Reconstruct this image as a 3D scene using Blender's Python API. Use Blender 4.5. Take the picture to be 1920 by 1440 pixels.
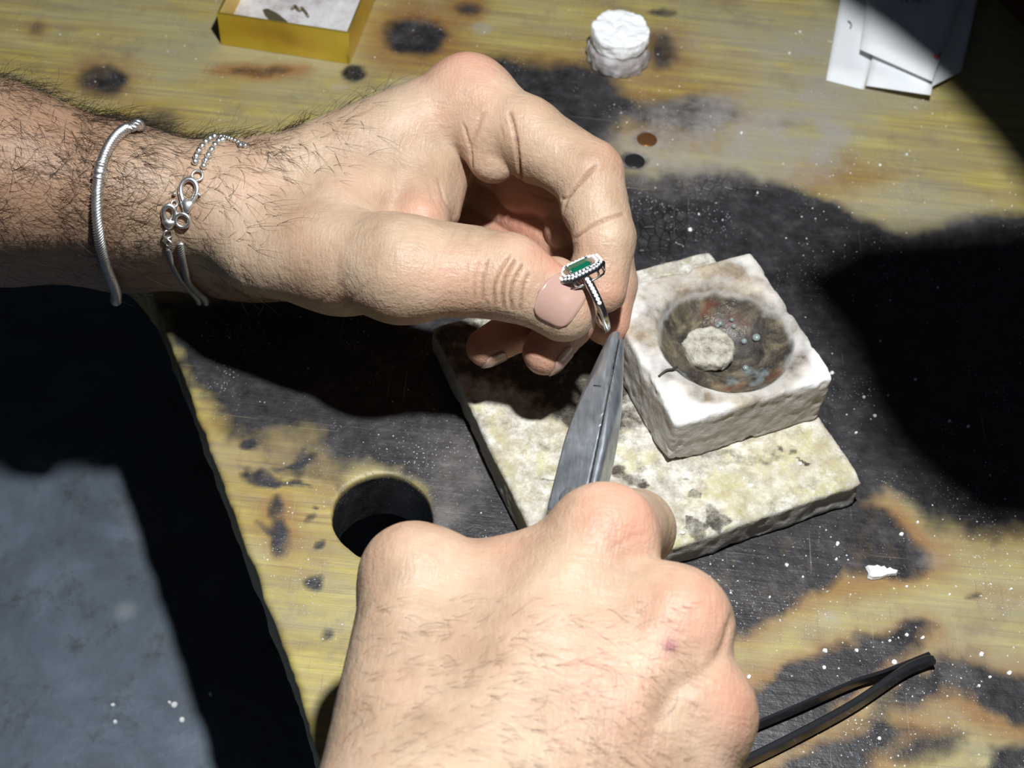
import bpy, math, random
import numpy as np
from mathutils import Vector, Matrix

for o in list(bpy.data.objects): bpy.data.objects.remove(o)
S = bpy.context.scene
COL = S.collection
CM = 0.01                                   # everything below is written in centimetres

# ------------------------------------------------------------------ camera, world, lights
CAM_D, CAM_EL, CAM_RO, CAM_F = 44.892, math.radians(52.636), math.radians(5.789), 2644.457
_C = np.array([0, -CAM_D*math.cos(CAM_EL), CAM_D*math.sin(CAM_EL)])
_W = -_C/np.linalg.norm(_C)
_r0 = np.array([1., 0, 0]); _u0 = np.cross(_r0, _W)
_R = math.cos(CAM_RO)*_r0 + math.sin(CAM_RO)*_u0
_U = -math.sin(CAM_RO)*_r0 + math.cos(CAM_RO)*_u0

def P(px, py, z=0.0):
    """point at height z (cm) seen at photo pixel px, py"""
    d = _W*CAM_F + _R*(px-960) - _U*(py-720)
    return _C + d*((z-_C[2])/d[2])

cam = bpy.data.cameras.new('camera'); cam_o = bpy.data.objects.new('camera', cam); COL.objects.link(cam_o)
cam.sensor_width = 36; cam.sensor_fit = 'HORIZONTAL'; cam.lens = CAM_F/1920*36
cam.clip_start = 0.01; cam.clip_end = 20
M = Matrix(((_R[0], _U[0], -_W[0]), (_R[1], _U[1], -_W[1]), (_R[2], _U[2], -_W[2]))).to_4x4()
M.translation = Vector(_C*CM); cam_o.matrix_world = M
cam.dof.use_dof = True; cam.dof.focus_distance = 0.385; cam.dof.aperture_fstop = 22.0
S.camera = cam_o

wd = bpy.data.worlds.new('world'); S.world = wd; wd.use_nodes = True
wd.node_tree.nodes['Background'].inputs[0].default_value = (0.55, 0.72, 1.0, 1)
wd.node_tree.nodes['Background'].inputs[1].default_value = 0.03

LAMP = np.array([3.4, -8.5, 42.0])
sp = bpy.data.lights.new('lamp_light', 'SPOT'); spo = bpy.data.objects.new('lamp_light', sp); COL.objects.link(spo)
sp.energy = 11.8; sp.shadow_soft_size = 0.009; sp.color = (0.955, 0.985, 1.0)
sp.spot_size = math.radians(105); sp.spot_blend = 0.4
spo.location = Vector(LAMP*CM)
spo.rotation_euler = (Vector((0.03, 0.0, 0)) - spo.location).to_track_quat('-Z', 'Y').to_euler()

S.view_settings.view_transform = 'Standard'; S.view_settings.look = 'None'
S.view_settings.gamma = 1; S.view_settings.use_curve_mapping = False
S.view_settings.exposure = 0.0

# ------------------------------------------------------------------ noise
def _hash(i, j, k, s):
    h = (i.astype(np.int64)*374761393 + j.astype(np.int64)*668265263 + k.astype(np.int64)*2147483647 + s*974711) & 0xffffffff
    h = ((h ^ (h >> 13))*1274126177) & 0xffffffff
    return ((h ^ (h >> 16)) & 0xffff)/65535.0
def vnoise(p, s=0):
    p = np.asarray(p, float)
    if p.shape[-1] == 2: p = np.concatenate([p, np.zeros(p.shape[:-1]+(1,))], -1)
    f = np.floor(p); t = p-f; t = t*t*(3-2*t); i, j, k = (f[..., a].astype(np.int64) for a in range(3))
    r = 0
    for a in (0, 1):
        wa = t[..., 0] if a else 1-t[..., 0]
        for b in (0, 1):
            wb = t[..., 1] if b else 1-t[..., 1]
            for c in (0, 1):
                wc = t[..., 2] if c else 1-t[..., 2]
                r = r + wa*wb*wc*_hash(i+a, j+b, k+c, s)
    return r*2-1
def fbm(p, o=4, s=0):
    p = np.asarray(p, float); r = 0; a = .5
    for q in range(o):
        r = r + a*vnoise(p, s+q*17); p = p*2.03+11.3; a *= .5
    return r
def sstep(a, b, x):
    t = np.clip((x-a)/(b-a), 0, 1); return t*t*(3-2*t)

# ------------------------------------------------------------------ objects
def thing(name, label, cat, loc=(0, 0, 0), group=None, parent=None):
    o = bpy.data.objects.new(name, None); COL.objects.link(o); o.location = Vector(loc)*CM
    o.empty_display_size = .01
    o['o_cm'] = [float(c) for c in loc]
    if label: o['label'] = label; o['category'] = cat
    if group: o['group'] = group
    return o
def tag(o, label, cat=None, group=None, kind=None):
    if label: o['label'] = label
    if cat: o['category'] = cat
    if group: o['group'] = group
    if kind: o['kind'] = kind
    return o
def mk(name, v, f, mat, parent=None, origin=None, smooth=True, attrs=None, label=None):
    """one mesh object from vertices in world cm"""
    v = np.asarray(v, float)
    if origin is None:
        origin = np.array(parent['o_cm']) if parent is not None else np.array([v[:, 0].mean(), v[:, 1].mean(), v[:, 2].min()])
    origin = np.asarray(origin, float)
    me = bpy.data.meshes.new(name)
    w = (v-origin)*CM
    if isinstance(f, np.ndarray):
        n, k = f.shape
        me.vertices.add(len(w)); me.vertices.foreach_set('co', w.ravel())
        me.loops.add(n*k); me.loops.foreach_set('vertex_index', f.ravel().astype(np.int32))
        me.polygons.add(n); me.polygons.foreach_set('loop_start', np.arange(0, n*k, k, dtype=np.int32))
        me.update(calc_edges=True); me.validate()
    else:
        me.from_pydata([tuple(c) for c in w], [], [tuple(int(i) for i in c) for c in f]); me.update()
    if smooth: me.polygons.foreach_set('use_smooth', [True]*len(me.polygons))
    if attrs:
        for k_, a in attrs.items():
            at = me.attributes.new(k_, 'FLOAT', 'POINT'); at.data.foreach_set('value', np.asarray(a, np.float32))
    if mat: me.materials.append(mat)
    o = bpy.data.objects.new(name, me); COL.objects.link(o)
    po = np.zeros(3)
    if parent is not None:
        o.parent = parent; po = np.array(parent['o_cm'])
    o.location = Vector((origin-po)*CM)
    o['o_cm'] = [float(c) for c in origin]
    if label: o['label'] = label
    return o
def catmull(pts, n=8, closed=False):
    pts = np.asarray(pts, float); m = len(pts); out = []
    rng = range(m) if closed else range(m-1)
    for i in rng:
        if closed: a, b, c, d = (pts[(i+q) % m] for q in (-1, 0, 1, 2))
        else: a, b, c, d = pts[max(i-1, 0)], pts[i], pts[i+1], pts[min(i+2, m-1)]
        for t in np.arange(n)/n:
            out.append(.5*((2*b)+(c-a)*t+(2*a-5*b+4*c-d)*t*t+(3*b-a-3*c+d)*t**3))
    if not closed: out.append(pts[-1])
    return np.array(out)
def unit(v): v = np.asarray(v, float); return v/(np.linalg.norm(v)+1e-12)
def frames(path, closed=False, ref=None):
    n = len(path); T = np.zeros((n, 3))
    for i in range(n):
        a = path[(i-1) % n] if closed or i > 0 else path[0]; b = path[(i+1) % n] if closed or i < n-1 else path[-1]
        T[i] = unit(b-a)
    N = np.zeros((n, 3)); r = ref if ref is not None else (np.array([0, 0, 1.]) if abs(T[0][2]) < .9 else np.array([1., 0, 0]))
    if ref is not None:
        for i in range(n): N[i] = unit(r-T[i]*(r@T[i]))
    else:
        N[0] = unit(r-T[0]*(r@T[0]))
        for i in range(1, n): N[i] = unit(N[i-1]-T[i]*(N[i-1]@T[i]))
    return T, N, np.cross(T, N)
def sweep(path, sect, closed=False, scale=None, ref=None, twist=None, cap=True):
    """sect: k x 2 points (N, B) ; scale per point"""
    path = np.asarray(path, float); sect = np.asarray(sect, float); n, k = len(path), len(sect)
    T, N, B = frames(path, closed, ref); v = []
    for i in range(n):
        s = np.ones(2) if scale is None else (np.ones(2)*scale[i])
        q = sect*s
        if twist is not None:
            c, d = math.cos(twist[i]), math.sin(twist[i]); q = np.stack([q[:, 0]*c-q[:, 1]*d, q[:, 0]*d+q[:, 1]*c], 1)
        v.append(path[i]+q[:, :1]*N[i]+q[:, 1:]*B[i])
    f = []
    m = n if closed else n-1
    for i in range(m):
        for j in range(k):
            a, b = i*k+j, i*k+(j+1) % k; c, d = ((i+1) % n)*k+(j+1) % k, ((i+1) % n)*k+j
            f.append((a, b, c, d))
    if cap and not closed: f.append(tuple(range(k))[::-1]); f.append(tuple((n-1)*k+j for j in range(k)))
    return np.concatenate(v), f
def circ(r, k=8, ry=None):
    a = np.arange(k)*2*math.pi/k; return np.stack([np.cos(a)*r, np.sin(a)*(ry or r)], 1)
def merge(parts):
    V, F, o = [], [], 0
    for v, f in parts:
        V.append(np.asarray(v)); F += [tuple(i+o for i in q) for q in f]; o += len(v)
    return np.concatenate(V), F
def lathe(prof, c, axis=(0, 0, 1), k=24):
    """prof: list of (r, h) along the axis"""
    ax = unit(axis); e1 = unit(np.cross(ax, [0, 1, 0.3])); e2 = np.cross(ax, e1); v = []
    for r, h in prof:
        for j in range(k):
            a = j*2*math.pi/k; v.append(c+ax*h+(e1*math.cos(a)+e2*math.sin(a))*r)
    f = [(i*k+j, i*k+(j+1) % k, (i+1)*k+(j+1) % k, (i+1)*k+j) for i in range(len(prof)-1) for j in range(k)]
    f.append(tuple(range(k))[::-1]); f.append(tuple((len(prof)-1)*k+j for j in range(k)))
    return np.array(v), f
def torus(c, axis, R, r, k=20, m=8, sy=1.0, e=None):
    ax = unit(axis); e1 = unit(np.cross(ax, [0.2, 1, 0.3])) if e is None else unit(e-ax*(e@ax)); e2 = np.cross(ax, e1)
    a = np.arange(k)*2*math.pi/k
    path = np.array([c+(e1*math.cos(t)+e2*math.sin(t)*sy)*R for t in a])
    return sweep(path, circ(r, m), closed=True, ref=ax)
def rock(c, sx, sy, sz, ang, rnd, k=7):
    """low irregular chip with flat base"""
    v = []; base = c[2]
    for lev, (s, z) in enumerate(((1, 0), (1.02, .45), (.72, 1))):
        for j in range(k):
            a = j*2*math.pi/k; r = s*(.75+.35*rnd.random()) if lev != 1 else s*np.linalg.norm((v[j]-np.array([0, 0, 0]))[:2])
            v.append(np.array([math.cos(a)*r, math.sin(a)*r, z*(.8+.3*rnd.random() if z else 1)]))
    v = np.array(v)*[sx, sy, sz]; ca, sa = math.cos(ang), math.sin(ang)
    v = np.stack([v[:, 0]*ca-v[:, 1]*sa, v[:, 0]*sa+v[:, 1]*ca, v[:, 2]], 1)+c
    f = [(i*k+j, i*k+(j+1) % k, (i+1)*k+(j+1) % k, (i+1)*k+j) for i in range(2) for j in range(k)]
    f.append(tuple(range(k))[::-1]); f.append(tuple(2*k+j for j in range(k)))
    return v, f

# ------------------------------------------------------------------ distance fields
def cone(p, a, b, ra, rb):
    a = np.asarray(a, float); ab = np.asarray(b, float)-a
    t = np.clip((p-a)@ab/(ab@ab), 0, 1)
    return np.linalg.norm(p-a-t[:, None]*ab, axis=1)-(ra+t*(rb-ra))
def ball(p, c, r): return np.linalg.norm(p-np.asarray(c), axis=1)-r
def smin(a, b, k):
    h = np.maximum(k-np.abs(a-b), 0)/k; return np.minimum(a, b)-h*h*k*.25
def smax(a, b, k): return -smin(-a, -b, k)
def nets(fn, lo, hi, h, coarse=4, band=None):
    """naive surface nets on a sparse grid"""
    lo = np.asarray(lo, float); hi = np.asarray(hi, float)
    nc = np.ceil((hi-lo)/(h*coarse)).astype(int); H = h*coarse
    g = [lo[a]+np.arange(nc[a]+1)*H for a in range(3)]
    X = np.stack(np.meshgrid(*g, indexing='ij'), -1).reshape(-1, 3)
    Dc = fn(X).reshape(nc+1)
    n = nc*coarse+1
    # nearest coarse value as filler
    ix = [np.clip(np.round(np.arange(n[a])/coarse).astype(int), 0, nc[a]) for a in range(3)]
    D = Dc[np.ix_(*ix)].astype(np.float32)
    band = band or H*.98
    act = np.abs(D) < band
    idx = np.argwhere(act)
    for s in range(0, len(idx), 400000):
        q = idx[s:s+400000]; D[q[:, 0], q[:, 1], q[:, 2]] = fn(lo+q*h)
    neg = D < 0
    cell = np.zeros(n-1, np.int8); acc = np.zeros(tuple(n-1), bool)
    c8 = [neg[a:n[0]-1+a, b:n[1]-1+b, c:n[2]-1+c] for a in (0, 1) for b in (0, 1) for c in (0, 1)]
    cnt = sum(c.astype(np.int8) for c in c8); on = (cnt > 0) & (cnt < 8)
    ci = np.argwhere(on); vid = -np.ones(tuple(n-1), np.int64); vid[on] = np.arange(len(ci))
    vp = np.zeros((len(ci), 3)); wt = np.zeros(len(ci))
    cor = [np.array(c) for c in ((0, 0, 0), (0, 0, 1), (0, 1, 0), (0, 1, 1), (1, 0, 0), (1, 0, 1), (1, 1, 0), (1, 1, 1))]
    vals = [D[ci[:, 0]+c[0], ci[:, 1]+c[1], ci[:, 2]+c[2]] for c in cor]
    for i in range(8):
        for j in range(i+1, 8):
            if np.abs(cor[i]-cor[j]).sum() != 1: continue
            a, b = vals[i], vals[j]; m = (a < 0) != (b < 0); t = np.where(m, a/np.where(m, a-b, 1), 0)
            vp += np.where(m[:, None], cor[i]+(cor[j]-cor[i])*t[:, None], 0); wt += m
    v = lo+(ci+vp/wt[:, None])*h
    F = []
    for ax in range(3):
        o = [a for a in range(3) if a != ax]
        s0 = [slice(1, n[a]-1) for a in range(3)]; s0[ax] = slice(0, n[ax]-1); s1 = list(s0); s1[ax] = slice(1, n[ax])
        A = neg[tuple(s0)]; B = neg[tuple(s1)]; e = np.argwhere(A != B)
        if not len(e): continue
        sgn = A[e[:, 0], e[:, 1], e[:, 2]]
        e = e.copy()
        for a in o: e[:, a] += 1
        q = []
        for d0, d1 in ((-1, -1), (0, -1), (0, 0), (-1, 0)):
            c = e.copy(); c[:, o[0]] += d0; c[:, o[1]] += d1; q.append(vid[c[:, 0], c[:, 1], c[:, 2]])
        q = np.stack(q, 1)
        flip = sgn if ax != 1 else ~sgn
        q = np.where(flip[:, None], q, q[:, ::-1]); F.append(q)
    return v, np.concatenate(F)
def grad(fn, p, e=.02):
    g = np.zeros_like(p)
    for a in range(3):
        d = np.zeros(3); d[a] = e; g[:, a] = fn(p+d)-fn(p-d)
    return g/(np.linalg.norm(g, axis=1)[:, None]+1e-9)
def project(fn, v, it=2):
    for _ in range(it):
        n = grad(fn, v); v = v-n*fn(v)[:, None]*.9
    return v
def trace(fn, px, py, off=0.0):
    """first point of the surface fn seen at photo pixels"""
    px = np.atleast_1d(np.asarray(px, float)); py = np.atleast_1d(np.asarray(py, float))
    d = _W*CAM_F+_R*(px-960)[:, None]-_U*(py-720)[:, None]; d /= np.linalg.norm(d, axis=1)[:, None]
    t = np.full(len(px), 20.0)
    for _ in range(70): t = t+np.clip(fn(_C+d*t[:, None])-off, -.5, 1.5)*.8
    return _C+d*t[:, None], t < 60

# ------------------------------------------------------------------ materials
def mat(name, col=(.5, .5, .5), rough=.5, metal=0.0, **kw):
    m = bpy.data.materials.new(name); m.use_nodes = True; b = m.node_tree.nodes['Principled BSDF']
    b.inputs['Base Color'].default_value = (*col, 1); b.inputs['Roughness'].default_value = rough; b.inputs['Metallic'].default_value = metal
    for k, v in kw.items(): b.inputs[k.replace('_', ' ')].default_value = v
    return m
class NT:
    def __init__(s, m): s.t = m.node_tree; s.n = s.t.nodes; s.b = s.n['Principled BSDF']; s.co = s.n.new('ShaderNodeTexCoord').outputs['Object']
    def lk(s, a, b): s.t.links.new(a, b)
    def attr(s, k): n = s.n.new('ShaderNodeAttribute'); n.attribute_name = k; return n.outputs['Fac']
    def mapp(s, scale=(1, 1, 1), rot=0.0, src=None):
        n = s.n.new('ShaderNodeMapping'); n.inputs['Scale'].default_value = scale; n.inputs['Rotation'].default_value = (0, 0, rot)
        s.lk(src or s.co, n.inputs['Vector']); return n.outputs[0]
    def noise(s, scale, detail=4, rough=.55, vec=None, dist=0.0):
        n = s.n.new('ShaderNodeTexNoise'); n.inputs['Scale'].default_value = scale; n.inputs['Detail'].default_value = detail
        n.inputs['Roughness'].default_value = rough; n.inputs['Distortion'].default_value = dist; s.lk(vec or s.co, n.inputs['Vector']); return n.outputs['Fac']
    def voro(s, scale, feature='F1', vec=None, out='Distance'):
        n = s.n.new('ShaderNodeTexVoronoi'); n.inputs['Scale'].default_value = scale; n.feature = feature; s.lk(vec or s.co, n.inputs['Vector']); return n.outputs[out]
    def ramp(s, src, stops, const=False):
        n = s.n.new('ShaderNodeValToRGB'); s.lk(src, n.inputs[0]); e = n.color_ramp.elements
        while len(e) < len(stops): e.new(.5)
        for q, (p, c) in zip(e, stops): q.position = p; q.color = (*c, 1) if len(c) == 3 else c
        return n.outputs[0]
    def rng(s, src, a, b, c=0.0, d=1.0):
        n = s.n.new('ShaderNodeMapRange'); s.lk(src, n.inputs[0])
        for i, v in zip((1, 2, 3, 4), (a, b, c, d)): n.inputs[i].default_value = v
        return n.outputs[0]
    def math(s, op, a, b=None):
        n = s.n.new('ShaderNodeMath'); n.operation = op
        for i, v in enumerate((a, b)):
            if v is None: continue
            if isinstance(v, (int, float)): n.inputs[i].default_value = v
            else: s.lk(v, n.inputs[i])
        return n.outputs[0]
    def mix(s, fac, a, b, mode='MIX'):
        n = s.n.new('ShaderNodeMix'); n.data_type = 'RGBA'; n.blend_type = mode
        for i, v in ((0, fac), (6, a), (7, b)):
            if isinstance(v, (int, float)): n.inputs[i].default_value = v
            elif isinstance(v, tuple): n.inputs[i].default_value = (*v, 1)
            else: s.lk(v, n.inputs[i])
        return n.outputs[2]
    def bump(s, h, strength=.3, dist=.001, prev=None):
        n = s.n.new('ShaderNodeBump'); n.inputs['Strength'].default_value = strength; n.inputs['Distance'].default_value = dist
        s.lk(h, n.inputs['Height'])
        if prev is not None: s.lk(prev, n.inputs['Normal'])
        return n.outputs[0]

def poly_sd(p, poly):
    """signed distance (cm) of 2-D points to a polygon, negative inside"""
    q = np.asarray(poly, float)[:, :2]; d = np.full(len(p), 1e9); ins = np.zeros(len(p), bool)
    for i in range(len(q)):
        a, b = q[i], q[(i+1) % len(q)]; e = b-a; w = p-a; t = np.clip(w@e/(e@e+1e-12), 0, 1)
        d = np.minimum(d, np.linalg.norm(w-t[:, None]*e, axis=1))
        c = ((a[1] > p[:, 1]) != (b[1] > p[:, 1])) & (p[:, 0] < (b[0]-a[0])*(p[:, 1]-a[1])/(b[1]-a[1]+1e-12)+a[0])
        ins ^= c
    return np.where(ins, -d, d)
def pxpoly(pts, z=0.0): return [P(x, y, z) for x, y in pts]

# ------------------------------------------------------------------ workbench
EDGE_PX = [(640, 1560), (592, 1400), (572, 1335), (520, 1185), (470, 1050), (437, 955), (396, 845), (352, 730), (322, 648), (297, 585), (262, 515), (205, 462), (100, 425), (-100, 400), (-400, 395)]
_e = np.array([P(x, y)[:2] for x, y in EDGE_PX])
_e = np.concatenate([[_e[0]+(_e[0]-_e[1])*4], _e])
_ec = catmull(_e, 10); _o = np.argsort(_ec[:, 1])
def xedge(y): return np.interp(y, _ec[_o, 1], _ec[_o, 0])
def build_bench():
    NX, NY = 520, 440
    xr = 27.0; XL = -27.0
    # rows crowd where the cut-out turns under the arm
    ys = np.interp(np.linspace(0, 1, NY), [0, .56, .74, 1], [-19, P(262, 515)[1]-.3, P(-400, 395)[1]+.4, 24.0])
    yk = P(-400, 395)[1]
    xe = np.array([xedge(y) if y < yk else XL for y in ys])
    us = np.concatenate([[0, 0, .02, .10], np.linspace(0.2, 1, NX)**1])
    X = np.zeros((NY, len(us))); Z = np.zeros((NY, len(us)))
    tt = (np.arange(NX))/(NX-1)
    wob = .05*vnoise(np.stack([ys*1.3, ys*0], 1), 3)+.03*vnoise(np.stack([ys*5, ys*0], 1), 5)
    for i in range(NY):
        x0 = xe[i]+wob[i]
        X[i] = np.concatenate([[x0+.02, x0, x0+.05, x0+.14], x0+.22+(xr-x0-.22)*tt])
    Z[:, 0] = -2.2; Z[:, 1] = -.16; Z[:, 2] = -.05; Z[:, 3] = -.012
    Y = np.repeat(ys[:, None], len(us), 1)
    V = np.stack([X, Y, Z], -1).reshape(-1, 3)
    n = len(us)
    # the round hole
    hc = P(718, 968)[:2]; hr = 1.50
    d = np.linalg.norm(V[:, :2]-hc, axis=1); top = V[:, 2] > -1
    inside = (d < hr) & top
    I, J = np.meshgrid(np.arange(NY-1), np.arange(n-1), indexing='ij'); a = (I*n+J).ravel()
    F = np.stack([a, a+1, a+n+1, a+n], 1)
    keep = ~inside[F].any(1); gone = F[~keep]; F = F[keep]
    rim = np.intersect1d(np.unique(gone), np.unique(F))
    dr = V[rim, :2]-hc; V[rim, :2] = hc+dr/np.linalg.norm(dr, axis=1)[:, None]*(hr+.04*vnoise(dr*2.0, 9)[:, None])
    ang = np.arctan2(dr[:, 1], dr[:, 0])
    rs = rim[np.argsort(ang)]
    base = len(V); low = []
    for k, (s, z) in enumerate(((.985, -.05), (.97, -.25), (.965, -2.2))):
        q = V[rs].copy(); q[:, :2] = hc+(q[:, :2]-hc)*s; q[:, 2] = z; low.append(q)
    V = np.concatenate([V]+low); m = len(rs); ring = [rs]+[base+k*m+np.arange(m) for k in range(3)]
    ex = [np.stack([ring[k], np.roll(ring[k], -1), np.roll(ring[k+1], -1), ring[k+1]], 1) for k in range(3)]
    F = np.concatenate([F]+ex)
    used = np.unique(F); mp = -np.ones(len(V), int); mp[used] = np.arange(len(used)); V = V[used]; F = mp[F]
    p = V[:, :2]
    # grain direction on this board
    w1 = np.stack([fbm(p*.55, 4, 1), fbm(p*.55+40, 4, 2)], 1)
    w2 = np.stack([fbm(p*2.1, 3, 3), fbm(p*2.1+40, 3, 4)], 1)
    pw = p+w1*.55+w2*.22
    def blob(pts, soft, k=1.0, amp=1.0):
        sd = poly_sd(p+(pw-p)*amp, pxpoly(pts)); return k*(1-sstep(-soft*1.4, soft*1.4, sd))
    def spot(x, y, rx, ry, soft=.35, k=1.0, rot=0.0, amp=.6):
        t = np.linspace(0, 2*math.pi, 15)[:-1]; c, s = math.cos(rot), math.sin(rot)
        return blob([(x+rx*math.cos(a)*c-ry*math.sin(a)*s, y+rx*math.cos(a)*s+ry*math.sin(a)*c) for a in t], soft, k, amp)
    def U(*m):
        r = 0
        for q in m: r = 1-(1-r)*(1-np.clip(q, 0, 1))
        return r
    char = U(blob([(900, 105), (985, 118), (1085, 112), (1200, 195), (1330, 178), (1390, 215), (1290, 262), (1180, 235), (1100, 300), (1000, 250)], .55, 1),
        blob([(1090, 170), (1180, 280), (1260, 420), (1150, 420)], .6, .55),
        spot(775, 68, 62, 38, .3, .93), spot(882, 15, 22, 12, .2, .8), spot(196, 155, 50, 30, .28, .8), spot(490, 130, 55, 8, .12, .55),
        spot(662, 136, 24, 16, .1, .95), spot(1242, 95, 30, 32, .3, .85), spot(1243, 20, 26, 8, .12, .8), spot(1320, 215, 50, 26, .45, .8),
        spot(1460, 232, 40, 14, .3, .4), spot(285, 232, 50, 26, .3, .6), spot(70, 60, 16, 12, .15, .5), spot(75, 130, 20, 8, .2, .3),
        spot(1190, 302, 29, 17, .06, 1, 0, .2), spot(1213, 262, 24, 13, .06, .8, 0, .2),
        blob([(1150, 340), (1340, 318), (1460, 335), (1560, 380), (1700, 430), (1830, 395), (1980, 400), (1980, 1010), (1810, 1000), (1740, 960), (1665, 925), (1600, 960), (1400, 980), (1200, 700), (1150, 520)], .38, .97),  # burnt wood, with the cast shade at its right painted in
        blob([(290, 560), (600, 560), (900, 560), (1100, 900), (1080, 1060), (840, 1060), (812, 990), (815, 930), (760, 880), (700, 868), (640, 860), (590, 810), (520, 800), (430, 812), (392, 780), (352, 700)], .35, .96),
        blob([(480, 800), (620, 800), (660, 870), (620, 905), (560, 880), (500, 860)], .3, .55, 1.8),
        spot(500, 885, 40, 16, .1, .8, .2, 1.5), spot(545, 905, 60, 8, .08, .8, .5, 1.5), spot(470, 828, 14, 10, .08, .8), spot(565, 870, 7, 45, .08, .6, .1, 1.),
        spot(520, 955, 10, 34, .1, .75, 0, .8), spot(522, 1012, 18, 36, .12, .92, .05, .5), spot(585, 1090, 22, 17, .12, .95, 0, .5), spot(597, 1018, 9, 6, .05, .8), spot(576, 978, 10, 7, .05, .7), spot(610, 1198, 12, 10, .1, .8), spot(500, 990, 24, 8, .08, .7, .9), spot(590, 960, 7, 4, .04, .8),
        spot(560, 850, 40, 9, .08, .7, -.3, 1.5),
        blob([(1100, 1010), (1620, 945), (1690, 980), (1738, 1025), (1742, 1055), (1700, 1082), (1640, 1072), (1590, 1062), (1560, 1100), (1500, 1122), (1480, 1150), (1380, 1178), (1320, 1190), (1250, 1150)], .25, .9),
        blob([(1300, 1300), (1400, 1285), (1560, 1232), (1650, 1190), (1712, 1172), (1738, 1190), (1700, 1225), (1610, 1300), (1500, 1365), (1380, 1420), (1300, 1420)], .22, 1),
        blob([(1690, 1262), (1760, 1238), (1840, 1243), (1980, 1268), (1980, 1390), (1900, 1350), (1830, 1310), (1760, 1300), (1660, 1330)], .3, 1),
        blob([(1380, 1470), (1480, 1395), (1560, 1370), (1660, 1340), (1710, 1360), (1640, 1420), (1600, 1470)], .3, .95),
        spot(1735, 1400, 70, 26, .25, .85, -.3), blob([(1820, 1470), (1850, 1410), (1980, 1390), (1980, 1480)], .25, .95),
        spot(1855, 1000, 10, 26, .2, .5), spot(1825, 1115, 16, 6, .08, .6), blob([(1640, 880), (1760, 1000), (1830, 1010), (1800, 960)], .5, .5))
    halo = U(spot(775, 68, 105, 72, .7, .8), spot(882, 15, 38, 26, .35, .8), spot(196, 150, 80, 45, .6, .6), spot(490, 130, 95, 16, .3, .9), spot(1242, 95, 60, 55, .6, .6),
        spot(285, 232, 90, 46, .5, .3), blob([(870, 90), (1000, 90), (1100, 85), (1230, 150), (1380, 160), (1420, 230), (1280, 300), (1000, 300)], .8, .6),
        blob([(1250, 1040), (1640, 920), (1770, 1000), (1790, 1060), (1700, 1110), (1560, 1130), (1400, 1210), (1280, 1210)], .5, .8),
        blob([(1300, 1270), (1560, 1210), (1720, 1160), (1770, 1195), (1640, 1310), (1400, 1430)], .4, .8),
        blob([(1640, 1300), (1760, 1225), (1990, 1240), (1990, 1430), (1860, 1390), (1760, 1340)], .5, .8), blob([(1340, 1480), (1500, 1370), (1700, 1320), (1770, 1370), (1650, 1480)], .4, .8),
        blob([(1440, 320), (1600, 300), (1700, 330), (1560, 380)], .5, .6), blob([(330, 760), (640, 800), (660, 1000), (590, 1060), (480, 1060), (400, 860)], .6, .30, 1.6),
        spot(1213, 262, 27, 15, .06, 1, 0, .2), spot(522, 985, 34, 66, .25, .6, 0, .8), spot(70, 60, 24, 18, .2, .5), spot(1880, 1000, 80, 30, .5, .5), spot(1860, 1110, 60, 16, .4, .5))
    ash = U(blob([(1230, 210), (1480, 170), (1620, 230), (1560, 330), (1400, 325), (1200, 345), (1150, 260)], .8, .85), blob([(1420, 90), (1560, 60), (1640, 200), (1560, 260), (1440, 190)], .7, .6),
        spot(905, 52, 20, 12, .1, .8), spot(740, 160, 34, 12, .2, .7, -.3), spot(632, 163, 16, 6, .08, .8), spot(980, 225, 60, 30, .5, .2), spot(1330, 190, 60, 16, .25, .6),
        blob([(1560, 380), (1740, 330), (1900, 360), (1900, 400), (1700, 440)], .5, .4), spot(1480, 190, 40, 20, .3, .4),
        blob([(1240, 60), (1420, 30), (1560, 60), (1400, 160)], .7, .45), spot(1560, 1160, 24, 10, .15, .5, .4), spot(1745, 1045, 25, 12, .2, .4), spot(1800, 1270, 30, 16, .3, .4),
        spot(1690, 190, 60, 20, .4, .4), spot(830, 960, 50, 26, .3, .35), spot(860, 870, 60, 60, .6, .25))
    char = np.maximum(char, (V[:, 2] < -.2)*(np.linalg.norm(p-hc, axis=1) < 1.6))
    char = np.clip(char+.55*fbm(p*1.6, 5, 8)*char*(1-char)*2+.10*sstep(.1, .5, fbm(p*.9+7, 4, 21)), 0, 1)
    m = mat('bench_wood', rough=.55); T = NT(m)
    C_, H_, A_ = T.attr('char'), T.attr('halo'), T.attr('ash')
    g = T.mapp((14, 330, 40), -.22)
    g1 = T.noise(1.0, 5, .6, g, .6); g2 = T.noise(9, 4, .55, T.mapp((3, 14, 5), -.22), .5)
    fine = T.noise(420, 4, .65)
    wood = T.ramp(g2, [(.25, (.29, .22, .055)), (.50, (.42, .34, .088)), (.75, (.50, .43, .15))])
    wood = T.mix(T.rng(g1, .38, .60, .75, 0), wood, (.27, .205, .085))
    g3 = T.noise(1.0, 3, .6, T.mapp((30, 900, 60), -.25), .3); wood = T.mix(T.rng(g3, .56, .70, 0, .6), wood, (.17, .13, .08))
    wood = T.mix(T.rng(T.noise(16, 5, .65, T.mapp((.6, 1.5, 1), -.2)), .42, .66, 0, .75), wood, (.30, .275, .19))
    wood = T.mix(T.rng(T.noise(55, 5, .7), .54, .70, 0, .55), wood, (.19, .15, .10))
    scr = T.noise(1, 3, .6, T.mapp((900, 60, 1), .9)); wood = T.mix(T.rng(scr, .62, .72, 0, .35), wood, (.17, .14, .09))
    hm = T.math('MULTIPLY', H_, T.rng(T.noise(90, 4, .6), .25, .65, .55, 1.0))
    wood = T.mix(hm, wood, (.22, .085, .022))
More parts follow.
